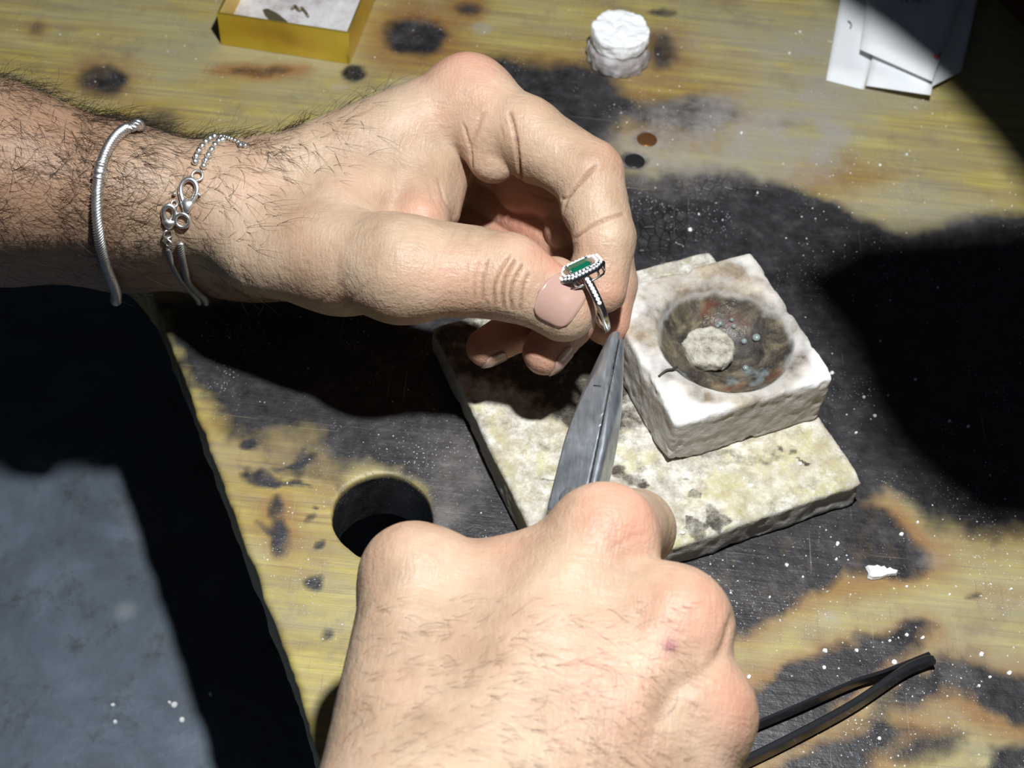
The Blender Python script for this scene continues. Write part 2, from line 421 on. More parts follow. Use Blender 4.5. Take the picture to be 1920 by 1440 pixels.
    ch = T.ramp(T.noise(160, 5, .7), [(.3, (.010, .009, .010)), (.55, (.034, .031, .034)), (.8, (.085, .078, .078))])
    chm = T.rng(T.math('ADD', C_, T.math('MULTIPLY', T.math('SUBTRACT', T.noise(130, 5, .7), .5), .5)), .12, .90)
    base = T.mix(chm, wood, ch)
    am = T.math('MULTIPLY', A_, T.rng(T.noise(80, 5, .7), .3, .62, .2, 1.0))
    base = T.mix(am, base, (.33, .30, .27))
    # pale scratches across the burnt wood, plaster dust
    s2 = T.noise(1, 2, .5, T.mapp((1100, 28, 1), -.75)); base = T.mix(T.rng(s2, .69, .76, 0, .30), base, (.40, .34, .22))
    s3 = T.noise(1, 2, .5, T.mapp((28, 1000, 1), -.5)); base = T.mix(T.rng(s3, .70, .77, 0, .28), base, (.42, .36, .26))
    dust = T.math('MULTIPLY', T.rng(T.voro(900), .19, .12), T.rng(T.noise(45, 3, .6), .50, .66, 0, 1))
    base = T.mix(dust, base, (.72, .72, .74))
    ck = T.math('MULTIPLY', T.attr('crack'), T.rng(T.voro(1, 'DISTANCE_TO_EDGE', T.mapp((330, 210, 1), .45)), .06, .015, 0, .7)); base = T.mix(ck, base, (.004, .004, .004))
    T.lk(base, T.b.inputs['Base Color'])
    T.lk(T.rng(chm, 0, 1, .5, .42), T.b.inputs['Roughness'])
    hgt = T.math('ADD', T.math('MULTIPLY', g1, .5), T.math('ADD', T.math('MULTIPLY', T.noise(260, 5, .7), T.rng(chm, 0, 1, .3, .7)), T.math('SUBTRACT', T.math('MULTIPLY', dust, .5), T.math('MULTIPLY', ck, 1.2))))
    T.lk(T.bump(hgt, .75, .0006), T.b.inputs['Normal'])
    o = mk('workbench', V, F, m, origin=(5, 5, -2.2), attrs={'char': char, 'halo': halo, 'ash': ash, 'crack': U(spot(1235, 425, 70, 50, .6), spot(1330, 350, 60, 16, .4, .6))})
    tag(o, 'scorched ochre wooden workbench top with a round hole and a cut-out front edge', 'workbench')
    ps = o.data.polygons; return o, m
bench, BENCH_MAT = build_bench()

# lower steel plate, a drawer-like surface well below the bench
ZP = -12.8
def build_plate():
    m = mat('sheet_steel', rough=.5, metal=.25); T = NT(m)
    c = T.ramp(T.noise(22, 6, .65, dist=.6), [(.28, (.10, .11, .12)), (.45, (.115, .143, .18)), (.62, (.155, .195, .245)), (.8, (.22, .265, .32))])
    c = T.mix(T.rng(T.noise(75, 6, .75), .54, .66, 0, .7), c, (.07, .075, .08))
    c = T.mix(T.rng(T.voro(28), .15, .05, 0, .5), c, (.30, .33, .34))
    c = T.mix(T.rng(T.noise(12, 4, .6), .55, .72, 0, .6), c, (.21, .18, .165))
    T.lk(c, T.b.inputs['Base Color']); T.lk(T.rng(T.noise(70, 4), .3, .7, .38, .62), T.b.inputs['Roughness'])
    T.lk(T.bump(T.noise(130, 5, .65), .4, .0006), T.b.inputs['Normal'])
    x0, x1, y0, y1 = -44, 14, -44, 22; v = []; f = []
    rim = [(x0, y0), (x1, y0), (x1, y1), (x0, y1)]
    for s, z in ((0, -.35), (0, -.04), (.05, 0)):
        for x, y in rim: v.append((x+s*(1 if x < 0 else -1), y+s*(1 if y < 0 else -1), ZP+z))
    for k in range(2):
        for j in range(4): f.append((k*4+j, k*4+(j+1) % 4, k*4+4+(j+1) % 4, k*4+4+j))
    f += [(8, 9, 10, 11), (3, 2, 1, 0)]
    o = mk('steel_tray', v, f, m, smooth=False); tag(o, 'grey-blue stained sheet metal tray below the bench edge', 'tray')
build_plate()

# ------------------------------------------------------------------ fired slab, block with hollow, plaster mould
SL_C, SL_PHI, SL_T = np.array([3.999, -1.142]), .475, 1.2
def local2(p, c, phi):
    d = p[:, :2]-c; return d[:, 0]*math.cos(phi)+d[:, 1]*math.sin(phi), -d[:, 0]*math.sin(phi)+d[:, 1]*math.cos(phi)
def build_slab():
    def fn(p):
        x, y = local2(p, SL_C, SL_PHI); z = p[:, 2]-.62
        x = x+.05*vnoise(np.stack([y*.8, z, x*0], 1), 4); y = y+.05*vnoise(np.stack([x*.8, z, y*0], 1), 6)
        q = np.stack([np.abs(x)-4.86, np.abs(y)-4.85, np.abs(z)-.48], 1)
        d = np.linalg.norm(np.maximum(q, 0), axis=1)+np.minimum(q.max(1), 0)-.13
        edge = sstep(-.5, 0.05, q[:, :2].max(1))
        return d+.035*fbm(p*3.1, 3, 5)*(.4+edge)+.05*np.maximum(vnoise(p*3.3, 8), 0)*edge
    v, f = nets(fn, (-4.5, -9.8, -.05), (12.4, 7.4, 1.5), .085)
    p = v
    tops = [(x, y) for x, y in [(0, 0)]]
    def Z(pts): return pxpoly(pts, SL_T)
    q = p[:, :2]+np.stack([fbm(p[:, :2]*1.5, 4, 2), fbm(p[:, :2]*1.5+9, 4, 3)], 1)*.5
    def blob(pts, s, k=1): return k*(1-sstep(-s, s, poly_sd(q, Z(pts))))
    def spot(x, y, rx, ry, s=.15, k=1.0):
        t = np.linspace(0, 6.28, 13)[:-1]; return blob([(x+rx*math.cos(a), y+ry*math.sin(a)) for a in t], s, k)
    up = sstep(.95, 1.15, p[:, 2])
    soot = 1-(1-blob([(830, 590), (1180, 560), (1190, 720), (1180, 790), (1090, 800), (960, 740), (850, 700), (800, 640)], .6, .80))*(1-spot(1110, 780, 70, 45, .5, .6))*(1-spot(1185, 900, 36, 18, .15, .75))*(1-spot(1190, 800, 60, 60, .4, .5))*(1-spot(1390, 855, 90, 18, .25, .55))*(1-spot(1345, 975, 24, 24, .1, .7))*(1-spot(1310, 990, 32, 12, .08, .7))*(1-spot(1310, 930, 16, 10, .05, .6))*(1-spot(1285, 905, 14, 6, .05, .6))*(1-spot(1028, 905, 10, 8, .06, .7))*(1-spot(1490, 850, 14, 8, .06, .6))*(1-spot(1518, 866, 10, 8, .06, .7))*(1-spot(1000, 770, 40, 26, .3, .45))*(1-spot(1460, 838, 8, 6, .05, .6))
    yel = 1-(1-blob([(1380, 840), (1540, 790), (1590, 880), (1420, 960), (1280, 960)], .5, .75))*(1-spot(1050, 780, 40, 40, .4, .6))*(1-blob([(900, 760), (960, 760), (1000, 960), (960, 930)], .4, .6))*(1-spot(1180, 960, 80, 30, .5, .5))
    m = mat('fired_slab', rough=.8); T = NT(m)
    n = T.noise(260, 6, .75)
    c = T.ramp(n, [(.30, (.20, .17, .13)), (.46, (.44, .40, .33)), (.60, (.66, .64, .57)), (.75, (.84, .84, .82))])
    c = T.mix(T.rng(T.noise(75, 5, .7), .50, .70, 0, .55), c, (.40, .34, .30))
    c = T.mix(T.rng(T.noise(95, 6, .75, T.mapp((1, 1, 1), 1.0)), .50, .62, 0, .6), c, (.46, .42, .17))
    c = T.mix(T.rng(T.noise(70, 6, .8, T.mapp((1, 1, 1), 2.0)), .50, .64, 0, .65), c, (.30, .26, .20))
    c = T.mix(T.math('MULTIPLY', T.attr('yel'), T.rng(T.noise(110, 4), .3, .7, .2, .7)), c, (.50, .42, .22))
    c = T.mix(T.rng(T.noise(260, 5, .7), .66, .74, 0, .8), c, (.13, .11, .10))
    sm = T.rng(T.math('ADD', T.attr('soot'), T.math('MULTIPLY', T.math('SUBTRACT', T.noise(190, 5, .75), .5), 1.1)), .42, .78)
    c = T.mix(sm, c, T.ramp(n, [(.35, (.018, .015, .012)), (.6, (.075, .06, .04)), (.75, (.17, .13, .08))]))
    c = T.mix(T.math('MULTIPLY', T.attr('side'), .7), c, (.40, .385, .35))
    T.lk(c, T.b.inputs['Base Color']); T.lk(T.rng(sm, 0, 1, .85, .45), T.b.inputs['Roughness'])
    T.lk(T.bump(T.math('ADD', T.noise(300, 5, .75), T.math('MULTIPLY', T.noise(70, 4), 1.0)), .6, .0009), T.b.inputs['Normal'])
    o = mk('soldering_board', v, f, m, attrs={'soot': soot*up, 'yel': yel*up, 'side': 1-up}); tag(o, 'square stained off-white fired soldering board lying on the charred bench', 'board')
build_slab()

BL_C, BL_PHI, BL_T = np.array([5.955, .155]), .461, 2.12
BL_Z = SL_T+.0
DISH = P(1362, 628, BL_Z+BL_T)[:2]
def build_block():
    R_rim, dep = 2.12, 1.45; Rs = (R_rim**2+dep**2)/(2*dep); zc = BL_Z+BL_T-dep+Rs
    def fn(p):
        x, y = local2(p, BL_C, BL_PHI); z = p[:, 2]-BL_Z-BL_T/2
        q = np.stack([np.abs(x)-2.45, np.abs(y)-2.5, np.abs(z)-BL_T/2+.17], 1)
        d = np.linalg.norm(np.maximum(q, 0), axis=1)+np.minimum(q.max(1), 0)-.17
        qs = np.sort(q, 1); edge = sstep(-.45, .0, qs[:, 1])
        d = d+.05*fbm(p*2.6, 4, 5)+.20*np.maximum(fbm(p*2.2, 4, 12)-.02, 0)*edge
        s = np.linalg.norm(p-np.array([DISH[0], DISH[1], zc]), axis=1)-Rs+.03*fbm(p*3, 3, 31)
        lip = np.linalg.norm(p[:, :2]-DISH, axis=1)
        return smax(d, -s, .22)
    v, f = nets(fn, (1.6, -4.2, BL_Z-.1), (10.4, 4.6, BL_Z+BL_T+.3), .062)
    p = v; r = np.linalg.norm(p[:, :2]-DISH, axis=1); wob = fbm(p*1.3, 4, 3)
    up = sstep(BL_Z+BL_T-.35, BL_Z+BL_T-.1, p[:, 2])
    inn = (1-sstep(R_rim-.25, R_rim-.02, r+wob*.25))*sstep(BL_Z+.3, BL_Z+.5, p[:, 2])*(np.linalg.norm(p[:, :2]-DISH, axis=1) < 2.3)
    ring = np.exp(-((r-R_rim-.18)/(.42+.5*wob))**2)
    x, y = local2(p, BL_C, BL_PHI)
    far = sstep(-1.6, 1.2, y+1.0*wob-.25*x)*up                      # scorched far side of the top
    brn = np.clip(ring*(.85+.6*wob)+far*(.62+.7*wob), 0, 1)*np.where(p[:, 2] > BL_Z+BL_T-.5, 1, 0)
    m = mat('investment_block', rough=.85); T = NT(m); n = T.noise(170, 5, .7)
    c = T.ramp(n, [(.25, (.62, .59, .54)), (.5, (.80, .79, .77)), (.75, (.88, .88, .88))])
    c = T.mix(T.rng(T.noise(45, 5, .7), .52, .72, 0, .5), c, (.52, .44, .36))
    bm = T.math('MULTIPLY', T.attr('brown'), T.rng(T.noise(85, 5, .7), .25, .6, .35, 1.0))
    c = T.mix(bm, c, T.ramp(T.noise(60, 5, .7), [(.35, (.10, .075, .055)), (.52, (.24, .18, .12)), (.7, (.42, .34, .23))]))
    dc = T.ramp(T.noise(95, 6, .72, dist=.5), [(.30, (.015, .013, .013)), (.43, (.045, .036, .030)), (.54, (.13, .105, .07)), (.66, (.30, .25, .155)), (.8, (.48, .43, .32))])
    dc = T.mix(T.rng(T.noise(48, 3, .6), .55, .66, 0, .8), dc, (.17, .045, .025))
    dc = T.mix(T.rng(T.noise(70, 4, .6, T.mapp((1, 1, 1), 2.0)), .57, .66, 0, .8), dc, (.20, .24, .24))
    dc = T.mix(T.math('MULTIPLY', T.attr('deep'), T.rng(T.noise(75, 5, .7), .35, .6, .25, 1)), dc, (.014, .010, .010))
    c = T.mix(T.attr('inner'), c, dc)
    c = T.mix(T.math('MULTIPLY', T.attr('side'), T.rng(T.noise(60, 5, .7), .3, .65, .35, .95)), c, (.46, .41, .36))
    T.lk(c, T.b.inputs['Base Color']); T.lk(T.math('SUBTRACT', .9, T.math('MULTIPLY', T.attr('inner'), T.rng(T.noise(120, 4), .4, .6, .25, .72))), T.b.inputs['Roughness'])
    T.lk(T.bump(T.math('ADD', T.noise(330, 5, .75), T.math('MULTIPLY', T.noise(90, 4), 1.2)), .6, .0008), T.b.inputs['Normal'])
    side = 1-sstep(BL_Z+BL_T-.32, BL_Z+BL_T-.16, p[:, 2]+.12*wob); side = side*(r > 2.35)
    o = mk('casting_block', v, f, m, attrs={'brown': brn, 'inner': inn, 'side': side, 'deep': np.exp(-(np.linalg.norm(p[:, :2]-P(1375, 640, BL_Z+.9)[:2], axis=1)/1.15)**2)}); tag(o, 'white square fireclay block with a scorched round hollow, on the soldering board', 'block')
    # flux pellet at the bottom of the hollow
    c0 = P(1328, 655, zc-Rs+.28)
    def fp(p):
        a = p-c0; rr = np.linalg.norm(a[:, :2]*[1, 1.05], axis=1); q = np.stack([rr-.70, np.abs(a[:, 2])-.12], 1)
        return np.linalg.norm(np.maximum(q, 0), axis=1)+np.minimum(q.max(1), 0)-.10+.12*fbm(p*4, 4, 3)
    v, f = nets(fp, c0-1.1, c0+1.1, .05)
    m2 = mat('flux', rough=.75); T = NT(m2)
    c = T.ramp(T.noise(260, 5, .75), [(.3, (.10, .08, .06)), (.45, (.36, .33, .26)), (.65, (.56, .53, .45))]); T.lk(c, T.b.inputs['Base Color'])
    T.lk(T.bump(T.noise(400, 5, .75), .9, .001), T.b.inputs['Normal'])
    o = mk('flux_disc', v, f, m2); tag(o, 'pale crusty flux disc in the hollow of the white block', 'flux')
    m3 = mat('flux_glass', (.20, .25, .24), .12); m3.node_tree.nodes['Principled BSDF'].inputs['Coat Weight'].default_value = .5
    rnd = random.Random(4)
    for k, (x, y, s) in enumerate([(1418, 633, .13), (1395, 640, .10), (1376, 612, .08), (1350, 607, .09), (1398, 690, .10), (1345, 612, .07), (1372, 600, .07)]):
        zz = BL_Z+.9
        for _ in range(12):
            q = P(x, y, zz); rr = np.linalg.norm(q[:2]-DISH); zz = zc-math.sqrt(max(Rs**2-rr**2, .1))
        q = P(x, y, zz+.02)
        v, f = lathe([(s*.6, -.05), (s, 0), (s*.92, .04), (s*.5, .075), (.01, .085)], q, (-.3*(q[0]-DISH[0]), -.3*(q[1]-DISH[1]), 1), 12)
        o = mk('flux_bead', v, f, m3); tag(o, 'tiny glassy green-grey flux beads melted inside the hollow', 'flux bead', 'flux beads in the hollow')
    # black burnt twig on the rim
    a = P(1235, 706, BL_Z+BL_T+.02); b = P(1270, 688, BL_Z+BL_T+.04); pth = np.array([a, a*.6+b*.4+[0, .05, .05], a*.25+b*.75+[0, -.03, .05], b])
    v, f = sweep(catmull(pth, 4), circ(.035, 6)); o = mk('wire_scrap', v, f, mat('burnt_wire', (.03, .025, .02), .6)); tag(o, 'short black burnt wire scrap on the rim of the white block', 'wire')
build_block()

def build_mould():
    c = P(1156, 122, 0); c[2] = 0
    c2 = c+np.array([0, .35, 0])
    def fn(p):
        a = p-c2; ang = np.arctan2(a[:, 1], a[:, 0]); rr = np.linalg.norm(a[:, :2], axis=1)
        R = 1.12-.08*sstep(.2, .9, a[:, 2])+.035*np.sin(ang*15)*(1-sstep(0, .9, a[:, 2]))+.07*fbm(np.stack([np.cos(ang)*2.2, np.sin(ang)*2.2, a[:, 2]*1.4], 1), 3, 3)
        R = R-.07*np.exp(-((a[:, 2]-.78)/.10)**2)
        q = np.stack([rr-R, np.abs(a[:, 2]-.76)-.70], 1)
        return np.linalg.norm(np.maximum(q, 0), axis=1)+np.minimum(q.max(1), 0)-.06+.13*fbm(p*2.8, 4, 7)
    v, f = nets(fn, c2-[1.7, 1.7, .2], c2+[1.7, 1.7, 2.0], .05)
    m = mat('plaster', (.8, .8, .8), .9); T = NT(m)
    c_ = T.mix(T.math('MULTIPLY', T.attr('low'), T.rng(T.noise(90, 5, .7), .3, .6, .55, 1)), (.88, .88, .89), (.31, .27, .265)); T.lk(c_, T.b.inputs['Base Color'])
    T.lk(T.bump(T.noise(260, 5, .7), .7, .001), T.b.inputs['Normal'])
    low = 1-sstep(.72, .95, v[:, 2]+.12*fbm(v*2, 3, 4))
    o = mk('plaster_mould', v, f, m, attrs={'low': low}); tag(o, 'small round white plaster plug with fluted grey sides standing on the bench', 'plaster plug')
build_mould()
# ------------------------------------------------------------------ hands
def chain(p, pts, k):
    """pts: list of (point, radius)"""
    d = None
    for (a, ra), (b, rb) in zip(pts[:-1], pts[1:]):
        c = cone(p, a, b, ra, rb); d = c if d is None else smin(d, c, k)
    return d
def join_var(body, fing, p, root, k0, k1, r0, r1):
    """union whose softness falls from k0 near root to k1 away from it"""
    t = sstep(r0, r1, np.linalg.norm(p-root, axis=1)); k = k0+(k1-k0)*t
    h = np.maximum(k-np.abs(body-fing), 0)/k; return np.minimum(body, fing)-h*h*k*.25

# --- hand that holds the ring (comes in from the left)
L = dict(
    er=(P(-420, 240, 8.2), 2.95), eu=(P(-420, 335, 5.6), 2.95), ar=(P(0, 318, 7.7), 2.28), au=(P(0, 384, 5.2), 2.28), br=(P(230, 362, 7.3), 1.80), bu=(P(230, 430, 5.0), 1.72),
    wr=(P(450, 385, 7.1), 1.50), wu=(P(462, 452, 4.7), 1.62),
    im=(P(866, 190, 8.5), 1.10), ip=(P(1103, 328, 8.6), .96), idd=(P(1134, 450, 7.9), .83), it=(P(1130, 542, 7.2), .66),
    mm=(P(878, 250, 6.5), 1.10), mp=(P(1118, 405, 6.6), .92), md=(P(1142, 532, 5.6), .79), mt=(P(1138, 604, 5.1), .66),
    rm=(P(880, 315, 5.0), 1.02), rp=(P(1090, 490, 5.4), .84), rd=(P(1062, 602, 5.9), .75), rt=(P(1022, 661, 6.1), .62),
    pm=(P(865, 370, 3.9), .92), pp=(P(1030, 540, 4.9), .73), pd=(P(975, 614, 5.5), .64), pt=(P(910, 652, 5.6), .53),
    tc=(P(500, 465, 7.0), 1.35), tm=(P(752, 507, 8.2), 1.20), ti=(P(950, 518, 8.3), 1.10), tt=(P(1052, 572, 7.9), .84))
LK = 1.06                                     # the hand hangs this much farther down the line of sight
def PL(x, y, z): return _C+(P(x, y, z)-_C)*LK
L_RAW = L
def sdL(p): return smax(sdL_raw(_C+(p-_C)/LK)*LK, -23.2-p[:, 0], .1)
def sdL_raw(p):
    q = L_RAW
    arm = smin(chain(p, [q['er'], q['ar'], q['br'], q['wr']], .6), chain(p, [q['eu'], q['au'], q['bu'], q['wu']], .6), 1.6)
    wr, wu = q['wr'][0], q['wu'][0]
    palm = None
    for k, m, r in ((0, 'im', 1.32), (.33, 'mm', 1.25), (.66, 'rm', 1.2), (1, 'pm', 1.15)):
        c = cone(p, wr+(wu-wr)*k, q[m][0], r+.1, q[m][1]); palm = c if palm is None else smin(palm, c, .7)
    body = smin(arm, palm, 1.2)
    body = smin(body, cone(p, P(560, 455, 5.2), P(760, 420, 5.0), 1.5, 1.35), 1.2)     # thenar and palm flesh
    th = chain(p, [q['tc'], q['tm']], .3)
    th = smin(th, ball(p, P(650, 490, 7.1), 1.42), .8)
    body = smin(body, th, .9)
    body = smin(body, cone(p, P(640, 400, 7.5), P(800, 300, 7.35), 1.15, .98), .7)      # first web
    body = smin(body, cone(p, P(800, 262, 7.4), P(786, 415, 7.35), 1.02, .86), .45)
    body = smin(body, cone(p, P(842, 290, 7.0), P(823, 395, 6.9), .72, .62), .35)
    bulge = cone(p, P(902, 258, 8.35), P(926, 296, 8.05), .70, .72)
    body = smin(body, bulge, .2)
    kn = ball(p, P(882, 172, 8.75), .98)
    body = smin(body, kn, .5)
    # thumb
    th2 = smin(chain(p, [q['tm'], q['ti'], q['tt']], .25), ball(p, q['tt'][0]+unit(q['tt'][0]-q['ti'][0])*.12-np.array([0, 0, .12]), .80), .3)
    th2 = smin(th2, ball(p, P(1040, 528, 7.5), .68), .35)
    th2 = smin(th2, cone(p, P(740, 470, 7.9), P(880, 492, 8.0), 1.0, .95), .5)
    d = join_var(body, th2, p, q['tm'][0], 1.1, .05, 1.0, 2.4)
    # fingers
    fi = chain(p, [q['im'], (P(985, 250, 8.75), 1.00), q['ip']], .25)
    fi = smin(fi, ball(p, P(1004, 292, 8.25), .76), .35)
    mid = chain(p, [q['ip'], q['idd']], .1); mid = smin(mid, ball(p, P(1098, 392, 8.1), .62), .25)
    dis = smin(cone(p, q['idd'][0], q['it'][0], q['idd'][1], q['it'][1]), ball(p, P(1112, 510, 7.25), .66), .3)
    fi = smin(smin(fi, mid, .16), dis, .14)
    d = join_var(d, fi, p, P(900, 190, 8.9), 1.0, .05, .9, 2.3)
    fm = chain(p, [q['mm'], q['mp']], .2); m2 = chain(p, [q['mp'], q['md'], q['mt']], .15)
    fm = smin(smin(fm, ball(p, P(985, 350, 6.3), .85), .3), smin(m2, ball(p, P(1060, 430, 6.2), .62), .2), .14)
    d = join_var(d, fm, p, q['mm'][0], .8, .05, .9, 2.2)
    fr = chain(p, [q['rm'], q['rp']], .2); fr = smin(fr, chain(p, [q['rp'], q['rd'], q['rt']], .15), .14)
    d = join_var(d, fr, p, q['rm'][0], .7, .05, .9, 2.0)
    fp = chain(p, [q['pm'], q['pp']], .2); fp = smin(fp, chain(p, [q['pp'], q['pd'], q['pt']], .15), .14)
    return join_var(d, fp, p, q['pm'][0], .7, .05, .8, 1.8)
L = {k: (_C+(c-_C)*LK, r*LK) for k, (c, r) in L_RAW.items()}

# --- hand that holds the pliers (comes in from below)
Rr = dict(
    im=(P(1132, 1008, 8.0), 1.16), mm=(P(1262, 1168, 8.1), 1.20), rm=(P(1308, 1338, 7.4), 1.20), pm=(P(1276, 1500, 6.5), 1.10),
    wi=(P(760, 1640, 8.0), 1.7), wp=(P(960, 1700, 7.2), 1.7),
    tc=(P(735, 1520, 7.2), 1.65), tm=(P(776, 1084, 7.1), 1.13), ti=(P(905, 1092, 5.4), 1.02), tt=(P(1040, 1045, 4.9), .86),
    ip=(P(1192, 992, 5.6), .98), idd=(P(1120, 1030, 4.4), .82), it=(P(1070, 1030, 4.4), .72),
    mp=(P(1275, 1190, 4.6), .95), md=(P(1190, 1190, 3.2), .82), mt=(P(1110, 1180, 3.4), .7),
    rp=(P(1315, 1370, 4.0), .92), rd=(P(1230, 1340, 2.7), .8), rt=(P(1150, 1320, 3.0), .68),
    pp=(P(1290, 1510, 3.6), .82), pd=(P(1210, 1470, 2.4), .72), pt=(P(1150, 1440, 2.7), .62))
def sdR(p):
    q = Rr; wi, wp = q['wi'][0], q['wp'][0]
    palm = None
    for k, m, r in ((0, 'im', 1.55), (.33, 'mm', 1.5), (.66, 'rm', 1.5), (1, 'pm', 1.4)):
        a = wi+(wp-wi)*k; b = q[m][0]; mid = a*.35+b*.65
        mid = mid-np.array([0, 0, .18])
        c = smin(cone(p, a, mid, r, 1.22), cone(p, mid, b, 1.22, q[m][1]), .4); palm = c if palm is None else smin(palm, c, 1.15)
    arm = smin(cone(p, wi, P(560, 2300, 9), 1.9, 2.6), cone(p, wp, P(760, 2400, 8), 1.9, 2.7), 1.5)
    body = smin(arm, palm, 1.2)
    body = smin(body, cone(p, P(900, 1400, 6.6), P(1080, 1200, 6.3), 1.6, 1.3), .9)
    th = chain(p, [q['tc'], q['tm']], .3); body = smin(body, th, 1.1)
    body = smin(body, cone(p, P(860, 1115, 6.9), P(1060, 1062, 7.2), 1.08, 1.08), .8)     # web of the thumb
    body = smin(body, cone(p, P(900, 1240, 6.9), P(1060, 1160, 7.1), 1.5, 1.3), .8)
    body = smin(body, ball(p, P(1322, 1165, 7.7), .55), .5)
    t2 = chain(p, [q['tm'], q['ti'], q['tt']], .2)
    d = join_var(body, t2, p, q['tm'][0], .9, .05, .9, 2.2)
    for a, k0 in ((('im', 'ip', 'idd', 'it'), .7), (('mm', 'mp', 'md', 'mt'), .6), (('rm', 'rp', 'rd', 'rt'), .6), (('pm', 'pp', 'pd', 'pt'), .6)):
        f = chain(p, [q[n] for n in a], .15); d = join_var(d, f, p, q[a[0]][0], k0, .05, .9, 2.0)
    return smax(d, -22.3-p[:, 1], .1)

SKIN = mat('skin', rough=.46)
def skin_nodes():
    T = NT(SKIN); b = T.b
    b.inputs['Subsurface Weight'].default_value = .35; b.inputs['Subsurface Radius'].default_value = (.0042, .0018, .0010); b.inputs['Subsurface Scale'].default_value = 1.0
    b.inputs['Specular IOR Level'].default_value = .28
    c = T.ramp(T.noise(60, 5, .6), [(.3, (.32, .215, .14)), (.5, (.405, .285, .195)), (.7, (.475, .35, .25))])
    c = T.mix(T.rng(T.noise(34, 4, .6, T.mapp((1, 1, 1), 1.3)), .48, .72, 0, .45), c, (.54, .30, .215))
    c = T.mix(T.rng(T.noise(22, 3, .6, T.mapp((1, 1, 1), 2.3)), .56, .72, 0, .30), c, (.42, .37, .27))
    c = T.mix(T.math('MULTIPLY', T.attr('red'), .75), c, (.60, .235, .165))
    c = T.mix(T.math('MULTIPLY', T.attr('crease'), .8), c, (.20, .085, .045))
    c = T.mix(T.math('MULTIPLY', T.attr('tan'), .8), c, (.27, .155, .095))
    c = T.mix(T.math('MULTIPLY', T.attr('bruise'), .85), c, (.24, .07, .10))
    T.lk(c, b.inputs['Base Color'])
    w1 = T.noise(1, 3, .55, T.mapp((900, 260, 500), .5), .4); w2 = T.noise(1, 3, .55, T.mapp((260, 900, 500), -.3), .4)
    h = T.math('ADD', T.math('MULTIPLY', T.voro(950, 'DISTANCE_TO_EDGE'), .5), T.math('ADD', w1, w2))
    n = T.bump(h, .5, .0005); T.lk(n, b.inputs['Normal'])
skin_nodes()
NAIL = mat('nail', (.40, .255, .21), .20, Subsurface_Weight=.3); NAIL.node_tree.nodes['Principled BSDF'].inputs['Subsurface Radius'].default_value = (.003, .0015, .001)
def seg_dist(v, path):
    d = np.full(len(v), 1e9)
    for a, b in zip(path[:-1], path[1:]):
        ab = b-a; t = np.clip((v-a)@ab/(ab@ab+1e-12), 0, 1); d = np.minimum(d, np.linalg.norm(v-a-t[:, None]*ab, axis=1))
    return d
def skin_mesh(fn, lo, hi, h, creases, reds, bruises=(), tan=None):
    v, f = nets(fn, lo, hi, h); n = grad(fn, v, .04); v = v-n*fn(v)[:, None]*.95
    cr = np.zeros(len(v)); disp = np.zeros(len(v))
    for pts, rad, dep, col in creases:
        pts = np.array(pts, float); pp = catmull(pts, 5); w, ok = trace(fn, pp[:, 0], pp[:, 1]); w = w[ok]
        if len(w) < 2: continue
        # drop jumps in depth
        seg = [w[0]]
        d = np.full(len(v), 1e9)
        for a, b in zip(w[:-1], w[1:]):
            if np.linalg.norm(b-a) < .8: d = np.minimum(d, seg_dist(v, [a, b]))
        ends = np.minimum(np.linalg.norm(v-w[0], axis=1), np.linalg.norm(v-w[-1], axis=1))
        g = np.exp(-(d/rad)**2)*(.35+.65*sstep(0, rad*4, ends)); disp -= dep*g
        disp += dep*.10*np.exp(-((d-rad*2.6)/(rad*1.3))**2)
        cr = np.maximum(cr, col*np.exp(-(d/max(rad*.9, .042))**2))
    disp += .028*fbm(v*.9, 3, 5)+.010*fbm(v*3.5, 3, 6)
    v2 = v+n*disp[:, None]
    red = np.zeros(len(v))
    for c, r, k in reds: red = np.maximum(red, k*np.exp(-(np.linalg.norm(v-c, axis=1)/r)**2))
    br = np.zeros(len(v))
    for (x, y), r in bruises:
        c, ok = trace(fn, x, y); br = np.maximum(br, np.exp(-(np.linalg.norm(v-c[0], axis=1)/r)**2))
    tn = tan(v) if tan is not None else np.zeros(len(v))
    return v2, f, dict(crease=np.clip(cr, 0, 1), red=red, bruise=br, tan=tn)
